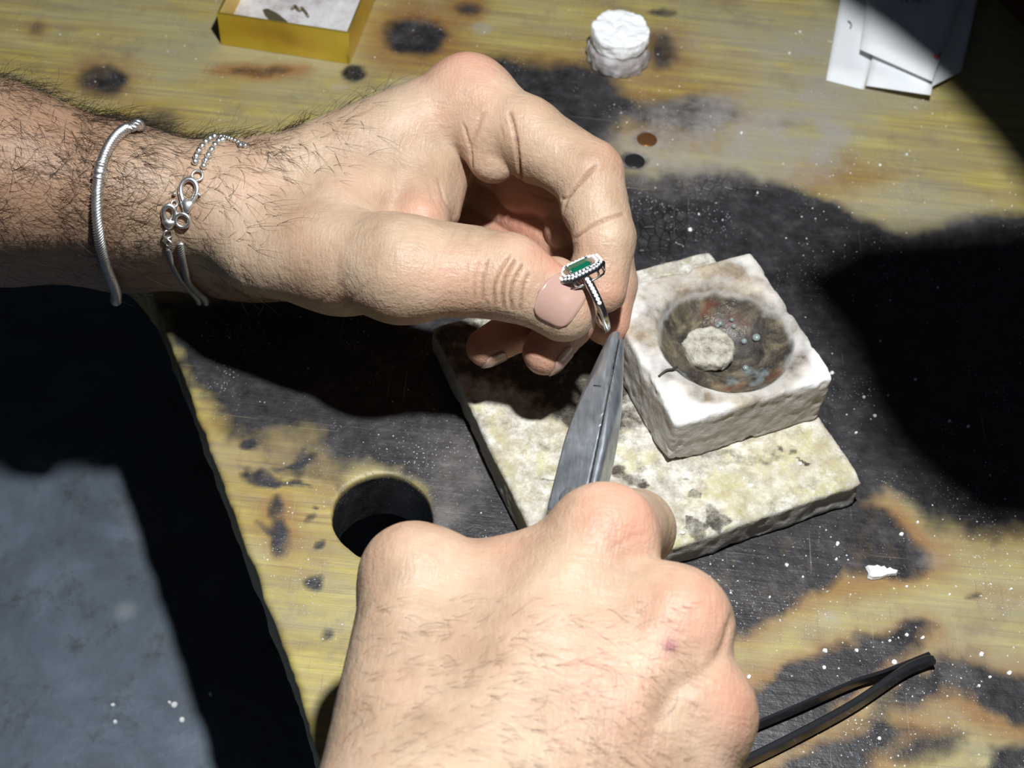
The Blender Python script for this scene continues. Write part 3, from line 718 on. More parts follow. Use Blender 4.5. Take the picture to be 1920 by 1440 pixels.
def nail(fn, parent, c, a, nrm, w, l, tilt=0.0, off=.022, label=None):
    """curved nail plate laid on the finger surface; c tip centre, a along the finger, nrm outwards"""
    a = unit(a); nrm = unit(nrm-a*(nrm@a)); s = np.cross(a, nrm); NU, NV = 15, 13; pts = []; lift = []; dirs = []
    for i in range(NV):
        tv = i/(NV-1)
        for j in range(NU):
            u = j/(NU-1)*2-1
            # superellipse outline: rounded root, gently rounded free edge
            e = 1-abs(2*tv-1)**3.2 if tv < .5 else 1-abs(2*tv-1)**7*.55
            uu = u*max(e, .02)**.45
            along = (tv-.5)*l - (abs(uu)**2.5)*l*.10*(2*tv-1)
            th = uu*w*.5/(w*.58); nn = nrm*math.cos(th)+s*math.sin(th); dirs.append(nn); pts.append(c+a*along+nn*w*1.12); lift.append(off+.014*sstep(.85, 1, tv)+.012*(1-uu*uu))
    pts = np.array(pts); lift = np.array(lift); dirs = np.array(dirs); t = np.zeros(len(pts))
    for _ in range(60): t += np.clip(fn(pts-dirs*t[:, None])-lift, -.3, .5)*.7; t = np.clip(t, 0, 2.6)
    top = pts-dirs*t[:, None]; bot = top-dirs*.09
    V = np.concatenate([top, bot]); N0 = NU*NV; F = []
    for i in range(NV-1):
        for j in range(NU-1):
            q = (i*NU+j, i*NU+j+1, (i+1)*NU+j+1, (i+1)*NU+j); F.append(q); F.append(tuple(N0+x for x in q[::-1]))
    ring = [j for j in range(NU)]+[i*NU+NU-1 for i in range(1, NV)]+[(NV-1)*NU+j for j in range(NU-2, -1, -1)]+[i*NU for i in range(NV-2, 0, -1)]
    for k in range(len(ring)): x, y = ring[k], ring[(k+1) % len(ring)]; F.append((x, x+N0, y+N0, y))
    return mk('fingernail', V, F, NAIL, parent, label=label)

# ---- left hand
crL = [([(955, 480), (934, 515), (925, 545), (927, 570)], .040, .07, .8), ([(966, 488), (948, 520), (942, 550), (944, 577)], .045, .09, .9), ([(980, 498), (963, 530), (957, 555), (960, 580)], .04, .07, .8),
    ([(992, 512), (980, 545), (975, 585)], .035, .05, .6), ([(914, 488), (906, 520), (904, 562)], .035, .05, .6), ([(897, 490), (890, 520), (889, 560)], .03, .03, .4), ([(880, 488), (872, 515), (873, 560)], .025, .02, .15),
   
    ([(956, 212), (963, 240), (968, 265), (972, 300), (978, 345)], .05, .11, .8), ([(938, 235), (944, 262)], .04, .03, .2), ([(905, 215), (893, 245), (884, 272)], .06, .05, .3),
    ([(1118, 310), (1090, 340), (1066, 370), (1056, 398)], .045, .09, .6), ([(1064, 372), (1030, 374), (990, 360)], .04, .05, .35),
    ([(1168, 402), (1140, 410), (1108, 424), (1076, 448)], .045, .085, .6), ([(1155, 416), (1120, 432)], .025, .02, .2), ([(1100, 330), (1085, 350)], .03, .03, .2),
    ([(868, 231), (878, 262), (884, 290), (887, 345)], .04, .06, .3), ([(822, 335), (832, 372), (850, 405)], .05, .05, .3), ([(800, 330), (806, 360), (826, 400)], .04, .025, .15),
    ([(975, 500), (930, 470), (880, 455)], .02, .008, 0), ([(860, 420), (842, 450), (830, 480)], .03, .018, .1), ([(880, 430), (868, 455)], .03, .015, .1), ([(560, 585), (610, 560), (650, 520)], .05, .02, .1), ([(600, 590), (650, 570), (690, 530)], .05, .02, .1),
    ([(760, 200), (800, 190), (850, 200)], .03, .012, 0), ([(650, 380), (720, 400), (780, 420)], .12, .03, 0)]
rdL = [(L['im'][0]+np.array([0, .9, .9]), 1.4, .75), (PL(1035, 500, 8.6), .75, .95), (L['tt'][0], .9, .35), (L['it'][0], .9, .45), (L['mt'][0], 1.0, .7), (L['rt'][0], 1.0, .75), (L['pt'][0], 1.0, .75), (L['rd'][0], 1.0, .9), (L['pd'][0], 1.0, .9),
       (PL(790, 390, 8.4), 1.0, .5), (L['mp'][0], 1.4, .6), (PL(980, 400, 6.0), 1.6, .9), (L['ip'][0]+np.array([.6, .3, .6]), .9, .35), (PL(850, 540, 8.8), .9, .3)]
def tanL(v):
    x0 = PL(330, 400, 6)[0]; return np.clip(1-sstep(x0-2.6, x0+1.6, v[:, 0]+.6*fbm(v*.8, 3, 9)), 0, 1)  # tanned forearm, with the light's falloff to the left painted in
LO, HI = np.array([-23.5, -7.5, 1.1]), np.array([6.2, 12.9, 11.2])
v, f, at = skin_mesh(sdL, LO, HI, .056, crL, rdL, [((968, 263), .06), ((225, 235), .1)], tanL)
hand_l = thing('hand', 'hairy hand and forearm with silver bracelets, pinching the emerald ring', 'hand', PL(450, 420, 1.3))
skin_l = mk('skin', v, f, SKIN, hand_l, attrs=at)
tdir = unit(L['tt'][0]-L['ti'][0])
toC = unit(_C-L['tt'][0])
nail(sdL, hand_l, L['tt'][0]+tdir*.02+_U*.03, PL(1078, 588, 7.9)-PL(1012, 545, 8.1), toC+.25*_U-.15*_R, 1.16, 1.16)
nail(sdL, hand_l, L['rt'][0], L['rt'][0]-L['rd'][0], _R*1.0-_U*.25-.2*toC, .95, .9)
nail(sdL, hand_l, L['pt'][0], L['pt'][0]-L['pd'][0], _R*.55-_U*.9+.1*toC, .8, .75)
nail(sdL, hand_l, L['mt'][0], L['mt'][0]-L['md'][0], _R*.7+.1*_U-1.0*toC, .95, .9)
nail(sdL, hand_l, L['it'][0], L['it'][0]-L['idd'][0], _R*.8+.5*_U-1.0*toC, 1.0, .95)

# ---- right hand
crR = [([(1215, 1000), (1180, 1010), (1150, 1030)], .05, .015, 0), ([(1300, 1250), (1250, 1320), (1210, 1390)], .22, .10, .12), ([(1375, 1150), (1345, 1235), (1290, 1280)], .12, .06, .15),
       ([(1240, 1080), (1200, 1160), (1150, 1240)], .25, .05, 0), ([(900, 1030), (940, 1080), (960, 1140)], .2, .03, 0)]
rdR = [(P(1170, 960, 9), 1.1, .7), (P(1310, 1150, 9), 1.0, .6), (P(1370, 1320, 8.3), .9, .6), (P(760, 1010, 7.5), .8, .3), (P(1120, 1290, 8.6), 1.0, .35), (P(900, 1040, 7.5), 1.4, .2)]
LO, HI = np.array([-12.0, -22.6, 1.3]), np.array([7.6, -2.6, 11.5])
v, f, at = skin_mesh(sdR, LO, HI, .070, crR, rdR, [((1256, 1212), .16)])
hand_r = thing('hand', 'bare hand seen from the back, gripping the steel pliers', 'hand', P(1000, 1300, 1.3))
mk('skin', v, f, SKIN, hand_r, attrs=at)
for a, n in (('it', 'idd'), ('mt', 'md'), ('rt', 'rd'), ('pt', 'pd')):
    nail(sdR, hand_r, Rr[a][0], Rr[a][0]-Rr[n][0], np.array([-.3, .2, -1.]) if a != 'it' else np.array([.2, .9, .3]), .95 if a != 'pt' else .8, .85)
nail(sdR, hand_r, Rr['tt'][0], Rr['tt'][0]-Rr['ti'][0], np.array([-.3, .9, .2]), 1.3, 1.25)

# ---- body hair
HAIR = mat('hair', (.022, .014, .009), .45)
def hair(name, fn, seeds, lens, dirs, rnd, parent, rad=.0058):
    """tapered curved three-sided strands"""
    n = len(seeds); nr = grad(fn, seeds, .05); side = np.cross(nr, dirs); K = 7; P0 = seeds.copy(); d = dirs+nr*rnd.uniform(.15, .8, (n, 1)); d /= np.linalg.norm(d, axis=1)[:, None]
    curl = rnd.normal(0, .28, (n, 1)); drop = rnd.uniform(.02, .16, (n, 1)); rows = []
    step = (lens/K)[:, None]
    for k in range(K+1):
        rows.append(P0.copy()); P0 = P0+d*step
        d = d+side*curl*.55-nr*drop*.9; d /= np.linalg.norm(d, axis=1)[:, None]
        if k > 0:
            q = fn(P0); P0 = P0+nr*np.clip(.012-q, 0, .3)[:, None]
    rows = np.stack(rows, 1)                                     # n,K+1,3
    s1 = side/(np.linalg.norm(side, axis=1)[:, None]+1e-9); s2 = nr; V = []
    w = rad*(1-np.linspace(0, 1, K+1)**1.6*.85)
    for j in range(3):
        a = j*2*math.pi/3; off = s1*math.cos(a)+s2*math.sin(a); V.append(rows+off[:, None, :]*w[None, :, None])
    V = np.stack(V, 2).reshape(-1, 3)                            # n,K+1,3sides
    base = np.arange(n)[:, None, None]*(K+1)*3; i = np.arange(K)[None, :, None]*3; j = np.arange(3)[None, None, :]; j2 = (j+1) % 3
    F = np.stack([base+i+j, base+i+j2, base+i+3+j2, base+i+3+j], -1).reshape(-1, 4)
    o = mk(name, V, F, HAIR, parent); o['kind'] = 'stuff'; return o
def arm_hair():
    rnd = np.random.RandomState(7); pos, le, di = [], [], []
    ax = unit(PL(450, 420, 6)-PL(-200, 330, 6))
    xs = rnd.uniform(-210, 720, 30000); ang = rnd.uniform(0, 2*math.pi, 30000)
    # seeds all round the arm: march from outside to the limb
    cx = np.array([-420, 0, 230, 455, 740.]); C0 = np.array([(L['er'][0]+L['eu'][0])/2, (L['ar'][0]+L['au'][0])/2, (L['br'][0]+L['bu'][0])/2, (L['wr'][0]+L['wu'][0])/2, PL(740, 300, 7)])
    c = np.stack([np.interp(xs, cx, C0[:, k]) for k in range(3)], 1)
    up = np.array([-.25, .75, .65]); e1 = unit(up-ax*(up@ax)); e2 = np.cross(ax, e1)
    d = e1*np.cos(ang)[:, None]+e2*np.sin(ang)[:, None]
    s = c+d*6.0
    for _ in range(60): s = s-d*np.clip(sdL(s), -.3, 1)[:, None]*.8
    top = np.cos(ang)                                            # +1 on the back of the arm
    dens = np.where(xs < 330, .30+.70*np.clip(top*.5+.5, 0, 1)**.9, np.where(xs < 560, .20+.35*np.clip(top, 0, 1), .16*np.clip(top+.45, 0, 1)*(xs < 720)))
    dens = dens*(1-.75*sstep(.25, 1, -top))*(.35+.65*sstep(-.35, .25, vnoise(s*1.1, 5)))*np.where(xs > 560, 1-sstep(560, 720, xs)*.8, 1)
    keep = rnd.rand(len(xs)) < dens*.8; s = s[keep]; xs = xs[keep]; top = top[keep]; n = len(s); nr = grad(sdL, s, .05)
    sw = e2*.55*np.sign(.2)+ax*1.0; dirs = np.tile(sw, (n, 1))+rnd.normal(0, .42, (n, 3)); dirs = dirs-nr*(dirs*nr).sum(1)[:, None]; dirs /= np.linalg.norm(dirs, axis=1)[:, None]
    lens = rnd.uniform(.6, 1.6, n)*np.where(xs > 420, .8, 1)
    hair('arm_hair', sdL, s, lens, dirs, rnd, hand_l)
arm_hair()
def back_hair():
    rnd = np.random.RandomState(3); n = 520; x = rnd.uniform(640, 1300, n); y = rnd.uniform(1120, 1560, n)
    s, ok = trace(sdR, x, y); s = s[ok]; n = len(s); nr = grad(sdR, s, .05); d = np.tile(unit(_R*1.0-_U*.25), (n, 1))+rnd.normal(0, .25, (n, 3)); d -= nr*(d*nr).sum(1)[:, None]; d /= np.linalg.norm(d, axis=1)[:, None]
    hair('hand_hair', sdR, s, rnd.uniform(.3, .8, n), d, rnd, hand_r, .0036)
back_hair()
# ------------------------------------------------------------------ metals
SILVER = mat('silver', (.88, .87, .86), .38, 1.0)
OXID = mat('worn_silver', (.50, .49, .46), .48, .9)
STEEL = mat('tool_steel', (.40, .43, .46), .40, .9)
def _steel():
    T = NT(STEEL); n = T.noise(1, 4, .6, T.mapp((900, 160, 400), .25)); c = T.ramp(n, [(.3, (.40, .44, .48)), (.7, (.66, .70, .74))])
    T.lk(c, T.b.inputs['Base Color']); T.lk(T.rng(T.noise(120, 4), .3, .7, .30, .46), T.b.inputs['Roughness']); T.lk(T.bump(n, .25, .0003), T.b.inputs['Normal'])
_steel()
DIAM = mat('diamond', (.80, .80, .84), .08); DIAM.node_tree.nodes['Principled BSDF'].inputs['Coat Weight'].default_value = 1
RINGM = mat('white_gold', (.70, .68, .67), .20, 1.0)
EMER = mat('emerald', (.003, .085, .045), .04); EMER.node_tree.nodes['Principled BSDF'].inputs['Coat Weight'].default_value = .5

# ------------------------------------------------------------------ emerald ring
toCam = unit(_C-PL(1090, 540, 8.5))
def build_ring():
    H = PL(1087, 503, 8.95); d1 = unit((PL(1087, 503, 8.5)-PL(1144, 622, 8.5))); d1 = unit(d1-toCam*(d1@toCam))
    al = math.radians(27); R = .93
    a = unit(np.cross(d1, toCam)); a = a if a@_R > 0 else -a
    a = unit(a-toCam*.15); d1 = unit(d1-a*(d1@a)); tc = unit(np.cross(a, d1)); tc = tc if tc@toCam > 0 else -tc
    N = unit(d1*math.cos(al)+tc*math.sin(al)); T_ = unit(np.cross(N, a))
    C0 = H-N*(R+.10)
    ring = thing('ring', 'white-metal halo ring with a green rectangular emerald and small clear stones', 'ring', H-N*1.9)
    def W(u, v, h): return H+a*u+T_*v+N*h
    # band
    n = 72; path = []; sc = []
    for i in range(n):
        t = 2*math.pi*i/n; path.append(C0+N*R*math.cos(t)+T_*R*math.sin(t)); e = (1+math.cos(t))/2; sc.append([1.0, .78+.35*e])
    k = 10; sect = np.stack([np.cos(np.arange(k)*2*math.pi/k)*.055, np.sin(np.arange(k)*2*math.pi/k)*.115], 1)
    # frames along the circle: N axis radial
    V = []
    for i in range(n):
        rad = unit(path[i]-C0)
        for q in sect: V.append(path[i]+rad*q[0]*sc[i][0]+a*q[1]*sc[i][1])
    F = [(i*k+j, i*k+(j+1) % k, ((i+1) % n)*k+(j+1) % k, ((i+1) % n)*k+j) for i in range(n) for j in range(k)]
    band = mk('band', V, F, RINGM, ring)
    def octo(hx, hy, c, h): return [W(x, y, h) for x, y in ((hx-c, hy), (hx, hy-c*.8), (hx, -hy+c*.8), (hx-c, -hy), (-hx+c, -hy), (-hx, -hy+c*.8), (-hx, hy-c*.8), (-hx+c, hy))]
    def plate(rows):
        V = sum(rows, []); F = [(i*8+j, i*8+(j+1) % 8, (i+1)*8+(j+1) % 8, (i+1)*8+j) for i in range(len(rows)-1) for j in range(8)]
        F.append(tuple(range(8))[::-1]); F.append(tuple((len(rows)-1)*8+j for j in range(8))); return V, F
    hx, hy = .66, .48
    hal = [octo(hx-.04, hy-.04, .26, -.10), octo(hx, hy, .27, -.07), octo(hx, hy, .27, 0), octo(hx-.05, hy-.05, .26, .03), octo(hx-.30, hy-.25, .06, .07)]
    halo = mk('halo', *plate(hal), RINGM, ring, smooth=False)
    # gallery rails and prongs under the halo
    for sx, h, name in ((.10, -.30, 'gallery_rail'),):
        p = np.array(octo(hx-sx, hy-sx, .22, h)); p2 = catmull(p, 2, True); v, f = sweep(p2, circ(.035, 6), closed=True, ref=N); mk(name, v, f, RINGM, ring)
    for q0, q1 in zip(octo(hx-.04, hy-.04, .26, -.08), octo(hx-.10, hy-.10, .22, -.31)):
        v, f = sweep(np.array([q0, q1]), circ(.033, 6)); mk('prong', v, f, RINGM, ring)
    # shoulders
    # emerald, step cut
    em = [octo(.30, .20, .07, -.1), octo(.335, .235, .08, .06), octo(.335, .235, .08, .09), octo(.28, .18, .07, .13), octo(.22, .125, .055, .155)]
    mk('emerald', *plate(em), EMER, ring, smooth=False)
    for x, y in ((.30, .21), (.30, -.21), (-.30, .21), (-.30, -.21)):
        v, f = lathe([(.03, 0), (.036, .1), (.03, .15), (.01, .165)], W(x, y, .0), N, 8); mk('prong', v, f, RINGM, ring)
    def gem(c, ax, r):
        return lathe([(r*.3, -r*.5), (r, .0), (r*.95, r*.2), (r*.55, r*.5), (r*.05, r*.52)], c, ax, 7)
    ps = []
    for hh, (sx, sy, cc), m, r in ((.035, (hx-.055, hy-.055, .25), 34, .047), (.065, (hx-.165, hy-.15, .19), 26, .046)):
        o = np.array(octo(sx, sy, cc, hh)); per = np.concatenate([o, o[:1]]); L_ = np.linalg.norm(np.diff(per, axis=0), axis=1); cum = np.concatenate([[0], np.cumsum(L_)])
        for s in np.arange(m)/m*cum[-1]: ps.append(gem(np.array([np.interp(s, cum, per[:, q]) for q in range(3)]), N+.25*np.array([math.sin(s*9), math.cos(s*7), 0]), r))
    tag(mk('halo_stones', *merge(ps), DIAM, halo, smooth=False), None, kind='stuff')
    ps = []
    for sgn in (1, -1):
        for i in range(11):
            t = sgn*(.17+i*.108); rad = N*math.cos(t)+T_*math.sin(t); ps.append(gem(C0+rad*(R+.065), rad+.2*a*math.sin(i*5), .062))
    tag(mk('band_stones', *merge(ps), DIAM, band, smooth=False), None, kind='stuff')
build_ring()

# ------------------------------------------------------------------ pliers
def build_pliers():
    A = PL(1157, 626, 7.35); G = P(1078, 960, 5.7); ax = unit(G-A); tc = unit(_C-A); u = unit(np.cross(ax, tc)); u = u if u@_R > 0 else -u
    w = unit(np.cross(u, ax)); w = w if w@tc > 0 else -w
    ct, st = math.cos(math.radians(-24)), math.sin(math.radians(-24)); fw = w*ct+u*st; fu = u*ct-w*st
    pl = thing('pliers', 'steel round-nosed pliers held in the lower hand, tip touching the ring', 'pliers', A+ax*5)
    ss = np.array([-.2, 0.02, .35, 1.0, 1.8, 2.6, 3.4, 4.2, 6.5]); rs = np.array([.10, .17, .25, .36, .48, .59, .67, .72, .72])
    def body(p):
        d = p-A; s = d@ax; r = np.interp(s, ss, rs); U = d@u; Wc = d@w
        rad = np.sqrt(U*U+(Wc*1.05)**2)-r
        q = smax(rad, -s, .12); q = smax(q, s-6.3, .2)
        q = smax(q, d@fw-.45, .03); q = smax(q, -(d@fw)-.40, .05)
        q = smax(q, np.abs(d@fu)-.60, .05)
        return q*.9
    lo, hi = np.minimum(A, A+ax*6.5)-1.1, np.maximum(A, A+ax*6.5)+1.1
    def sp(p): d = p-A; s = d@ax; return d@u-(.07+.02*s)
    a1 = lambda p: smax(body(p), sp(p), .02)
    a2 = lambda p: smax(smax(body(p), -sp(p)+.035, .02), -((p-A)@ax)+.18, .05)
    for fn in (a1, a2):
        v, f = nets(fn, lo, hi, .045); v = project(fn, v, 2); mk('jaw', v, f, STEEL, pl)
    # scored line on the flat cheek, rivet, handles
    q0 = A+ax*2.25+fw*.452-fu*.12; v, f = sweep(np.array([q0, q0+fu*.1+ax*.01, q0+fu*.22+ax*.04]), circ(.018, 5)); mk('scratch', v, f, mat('dark_line', (.01, .01, .01), .6), pl)
    v, f = lathe([(.3, 0), (.3, .05), (.22, .09), (.02, .1)], A+ax*5.9+fw*.43, fw, 20); mk('rivet', v, f, STEEL, pl)
    gm = mat('grip', (.02, .022, .03), .5)
    for sg in (-1, 1):
        e = A+ax*5.9; pts = [e+u*sg*.22, e+ax*1.0+u*sg*.5-w*.1, e+ax*2.6+u*sg*.75-w*.35, e+ax*4.6+u*sg*.6-w*.7, e+ax*6.2+u*sg*.45-w*.9]
        pp = catmull(pts, 6); v, f = sweep(pp, circ(.24, 12, .30), scale=np.linspace(.85, 1.1, len(pp))); mk('handle', v, f, gm, pl)
build_pliers()

# ------------------------------------------------------------------ bracelets
def on_skin(pts, off, fn=None):
    pts = np.array(pts, float); w, ok = trace(fn or sdL, pts[:, 0], pts[:, 1], off); return w
def resample(path, step, closed=False):
    p = np.concatenate([path, path[:1]]) if closed else path
    L_ = np.concatenate([[0], np.cumsum(np.linalg.norm(np.diff(p, axis=0), axis=1))]); n = max(int(L_[-1]/step), 3)
    s = np.linspace(0, L_[-1], n, endpoint=not closed); return np.stack([np.interp(s, L_, p[:, k]) for k in range(3)], 1), L_[-1]
def rope(path, r, lobes, pitch, closed=False, amp=.16, scale=None):
    pp, Lt = resample(path, .022, closed); n = len(pp); k = lobes*4; a = np.arange(k)*2*math.pi/k
    rr = r*(1-amp*.5+amp*.5*np.cos(a*lobes)); sect = np.stack([np.cos(a)*rr, np.sin(a)*rr], 1)
    tw = np.arange(n)/n*round(Lt/pitch/lobes)*2*math.pi
    return sweep(pp, sect, closed=closed, twist=tw, scale=scale)
def bracelets():
    toC = unit(_C-PL(225, 385, 6.2))
    # twisted bangle
    vis = on_skin([(262, 236), (240, 240), (218, 256), (201, 282), (190, 312), (183, 350), (181, 395), (185, 440), (192, 478), (201, 508)], .17)
    lowp = np.array([PL(194, 490, 6.2), PL(204, 525, 5.4), PL(216, 549, 4.4)])
    ctr = PL(225, 385, 6.2)
    def around(ctr, tc, angs, off, shift=0.0):
        o = []
        for g in angs:
            d = tc*math.cos(math.radians(g))+_U*math.sin(math.radians(g)); q = ctr+d*5+_R*(shift[0]+shift[1]*math.sin(math.radians(g)))
            for _ in range(60): q = q-d*np.clip(float(sdL(q[None])[0])-off, -.3, 1)*.8
            o.append(q)
        return np.array(o)
    lowp = around(ctr, toC, (-80, -100), .30, (.21, .35))
    hid2 = around(ctr, toC, (-122, -145, -170, 165, 140, 115), .17, (.21, .35))
    loop = catmull(np.concatenate([vis, lowp, hid2]), 10, True)
    b = thing('bangle', 'thin silver twisted-rope bangle around the hairy forearm, higher up the arm', 'bangle', ctr-[0, 0, 3])
    v, f = rope(loop, .165, 5, .085, True, amp=.3); mk('rope', v, f, SILVER, b)
    c = on_skin([(187, 322)], .15)[0]; d = unit(on_skin([(190, 312)], .15)[0]-on_skin([(184, 342)], .15)[0])
    prof = [(.12, -.24), (.19, -.23), (.20, -.17), (.165, -.15), (.165, -.11), (.195, -.09), (.20, .05), (.165, .08), (.165, .12), (.2, .14), (.19, .22), (.12, .23)]
    v, f = lathe(prof, c, d, 20); mk('collar', v, f, SILVER, b)
    # double chain with clasps
    cb = thing('chain_bracelet', 'double silver bead and rope chain bracelet with lobster clasps at the wrist', 'bracelet', PL(380, 410, 1.5))
    def surf(px, off=.09): w = on_skin([px], off)[0]; n = grad(sdL, w[None], .05)[0]; return w, n
    for row in ([(366, 303), (368, 293), (373, 283), (379, 274), (386, 266), (394, 260), (402, 256)], [(382, 311), (386, 301), (391, 291), (397, 281), (403, 272), (410, 265), (418, 262)]):
        for px in row:
            w, n = surf(px, .08); v, f = lathe([(.02, -.1), (.06, -.085), (.095, -.04), (.095, .04), (.06, .085), (.02, .1)], w, n, 12); mk('bead', v, f, SILVER, cb)
    tail = on_skin([(404, 256), (418, 256), (432, 260), (446, 266), (460, 273)], .07); tp, _ = resample(catmull(tail, 6), .135)
    for w in tp: v, f = lathe([(.018, -.07), (.05, -.055), (.068, 0), (.05, .055), (.018, .07)], w, (0, 0, 1), 10); mk('bead', v, f, SILVER, cb)
    def jring(px, rpx, th, off, name='jump_ring', turn=0.0):
        w, n = surf(px, off); t = unit(np.cross(n, _R)); v, f = torus(w, unit(n+_R*turn), rpx/66, th, 22, 8); mk(name, v, f, SILVER, cb)
    jring((370, 329), 10, .038, .12); jring((342, 413), 13, .05, .13); jring((315, 439), 8.5, .032, .10, turn=.5); jring((316, 456), 9, .032, .12, turn=-.6); jring((327, 382), 6, .03, .1, turn=.8)
    def clasp(top, bot, wpx):
        w0, n = surf(top, .16); w1, _ = surf(bot, .13); ax = unit(w1-w0); s = unit(np.cross(ax, n)); Ln = np.linalg.norm(w1-w0); hw = wpx/66/2
        ts = [(0, -.02), (.55, .03), (.95, .18), (1, .36), (.78, .55), (.42, .70), (0, .76), (-.42, .70), (-.78, .55), (-1, .36), (-.95, .18), (-.55, .03)]
        pp = catmull([w0+s*x*hw*.82+ax*y*Ln for x, y in ts], 4, True); v, f = sweep(pp, circ(.062, 8, .075), closed=True, ref=n); mk('clasp', v, f, SILVER, cb)
        v, f = sweep([w0+ax*Ln*.60, w0+ax*Ln*.75, w0+ax*Ln*.92, w0+ax*Ln*1.02], circ(.10, 10, .20), scale=[[.6, 1.0], [1, 1.0], [.9, .6], [.5, .4]], ref=n); mk('clasp_foot', v, f, SILVER, cb)
        v, f = lathe([(.02, -.05), (.05, 0), (.05, .04), (.015, .07)], w0-s*hw*1.05+ax*Ln*.42, -s, 8); mk('clasp_lever', v, f, SILVER, cb)
    clasp((356, 337), (349, 398), 37); clasp((317, 386), (317, 428), 25)
    w, n = surf((327, 363), .14); v, f = lathe([(.01, -.055), (.05, -.03), (.055, 0), (.05, .03), (.01, .055)], w, n, 10); mk('bead', v, f, SILVER, cb)
    ctr = PL(420, 415, 5.9); tc = unit(_C-ctr)
    back = around(ctr, tc, (-101, -120, -145, -170, 165, 140, 118), .18, (.0, .62))
    end = on_skin([(458, 272)], .08)
    p1 = np.concatenate([on_skin([(338, 455), (341, 480), (347, 508), (357, 534)], .12), back, end])
    v, f = rope(catmull(p1, 8), .105, 4, .09, amp=.42); mk('rope_chain', v, f, OXID, cb)
    p2 = np.concatenate([on_skin([(316, 466), (320, 488), (330, 510), (343, 530)], .12), back-_R*.22, end-_R*.1])
    v, f = rope(catmull(p2, 8), .088, 4, .08, amp=.42); mk('rope_chain', v, f, OXID, cb)
bracelets()

# ------------------------------------------------------------------ tweezers
def tweezers():
    m = mat('blued_steel', (.13, .13, .145), .24, .9)
    t = thing('tweezers', 'dark steel tweezers lying on the scorched bench, half under the hand', 'tweezers', P(1450, 1400, 0))
    def arm(pts, sc, sect):
        p = catmull(pts, 8); s = np.interp(np.linspace(0, 1, len(p)), np.linspace(0, 1, len(sc)), sc); v, f = sweep(p, sect, scale=np.stack([s, np.ones(len(s))], 1), ref=np.array([0, .25, 1.])); return v, f
    sect = np.array([(-1, -.6), (-1, .6), (-.86, 1), (.86, 1), (1, .6), (1, -.6), (.86, -1), (-.86, -1)])
    v, f = arm([P(1160, 1468, .36), P(1300, 1412, .38), P(1405, 1366, .32), P(1500, 1326, .32), P(1600, 1282, .32), P(1660, 1262, .34), P(1742, 1228, .30)], [.9, 1, 1.1, 1.1, .95, .9, .6], sect*[.16, .055]); mk('arm', v, f, m, t, smooth=False)
    v, f = arm([P(1160, 1482, .30), P(1300, 1470, .32), P(1395, 1430, .26), P(1500, 1378, .28), P(1600, 1323, .30), P(1690, 1262, .34), P(1735, 1241, .34), P(1752, 1238, .34)], [.8, 1, 1.15, 1.15, 1.1, 1.15, 1.05, .5], sect*[.17, .10]); mk('arm', v, f, m, t, smooth=False)
tweezers()

# ------------------------------------------------------------------ gold card box with metal bits
def box():
    FL, FR = P(414, 84, 0), P(656, 121, 0); x = unit(FR-FL); Wd = np.linalg.norm(FR-FL); y = np.array([-x[1], x[0], 0]); Dp = 5.4; Hh = 1.5; th = .09
    y = unit(y+x*.03)
    gold = mat('gold_card', (.62, .42, .05), .30, .85); T = NT(gold); T.lk(T.ramp(T.noise(25, 3), [(.35, (.60, .41, .03)), (.65, (.85, .66, .12))]), T.b.inputs['Base Color']); T.lk(T.bump(T.noise(140, 3), .15, .0004), T.b.inputs['Normal'])
    b = thing('box', 'small open gold card box holding two bits of metal, at the far edge', 'box', FL+x*Wd/2+y*Dp/2)
    def slab(o, a, bb, c):
        v = [o+a*i+bb*j+c*k for k in (0, 1) for j in (0, 1) for i in (0, 1)]; f = [(0, 2, 3, 1), (4, 5, 7, 6), (0, 1, 5, 4), (2, 6, 7, 3), (0, 4, 6, 2), (1, 3, 7, 5)]; return np.array(v), f
    z = np.array([0, 0, 1.])
    for o, a, c in ((FL, x*Wd, y*th), (FL+y*(Dp-th), x*Wd, y*th), (FL+y*th, x*th, y*(Dp-2*th)), (FL+x*(Wd-th)+y*th, x*th, y*(Dp-2*th))):
        ou = z*Hh; v, f = slab(o, a, c, ou); ob = mk('side', v, f, gold, b, smooth=False)
        bv = ob.modifiers.new('b', 'BEVEL'); bv.width = .0003; bv.segments = 2
    fm = mat('box_lining', (.6, .58, .6), .7); T = NT(fm); c = T.ramp(T.noise(120, 5, .7), [(.3, (.36, .30, .30)), (.5, (.58, .55, .56)), (.75, (.74, .74, .76))]); T.lk(c, T.b.inputs['Base Color']); T.lk(T.bump(T.noise(200, 4), .5, .0008), T.b.inputs['Normal'])
    v, f = slab(FL+x*th+y*th, x*(Wd-2*th), y*(Dp-2*th), z*.35); mk('bottom', v, f, fm, b, smooth=False)
    bm_ = mat('brass_bit', (.30, .26, .17), .40, .8)
    def flat(pts, z0, t):
        q = [P(px, py, z0) for px, py in pts]; n = len(q); v = q+[p+[0, 0, t] for p in q]; f = [tuple(range(n))[::-1], tuple(range(n, 2*n))]+[(i, (i+1) % n, n+(i+1) % n, n+i) for i in range(n)]; return v, f
    v, f = flat([(493, 20), (502, 18), (520, 27), (540, 43), (522, 49), (508, 42), (497, 30)], .36, .06); tag(mk('metal_scrap', v, f, bm_, smooth=False), 'leaf-shaped flat metal scrap in the gold box', 'metal scrap')
    v, f = sweep(catmull([P(547, 17, .44), P(553, 11, .5), P(561, 19, .46), P(566, 15, .5), P(573, 23, .44), P(578, 31, .42)], 5), circ(.075, 6, .05)); tag(mk('metal_scrap', v, f, bm_), 'small twisted metal scrap in the gold box', 'metal scrap')
box()

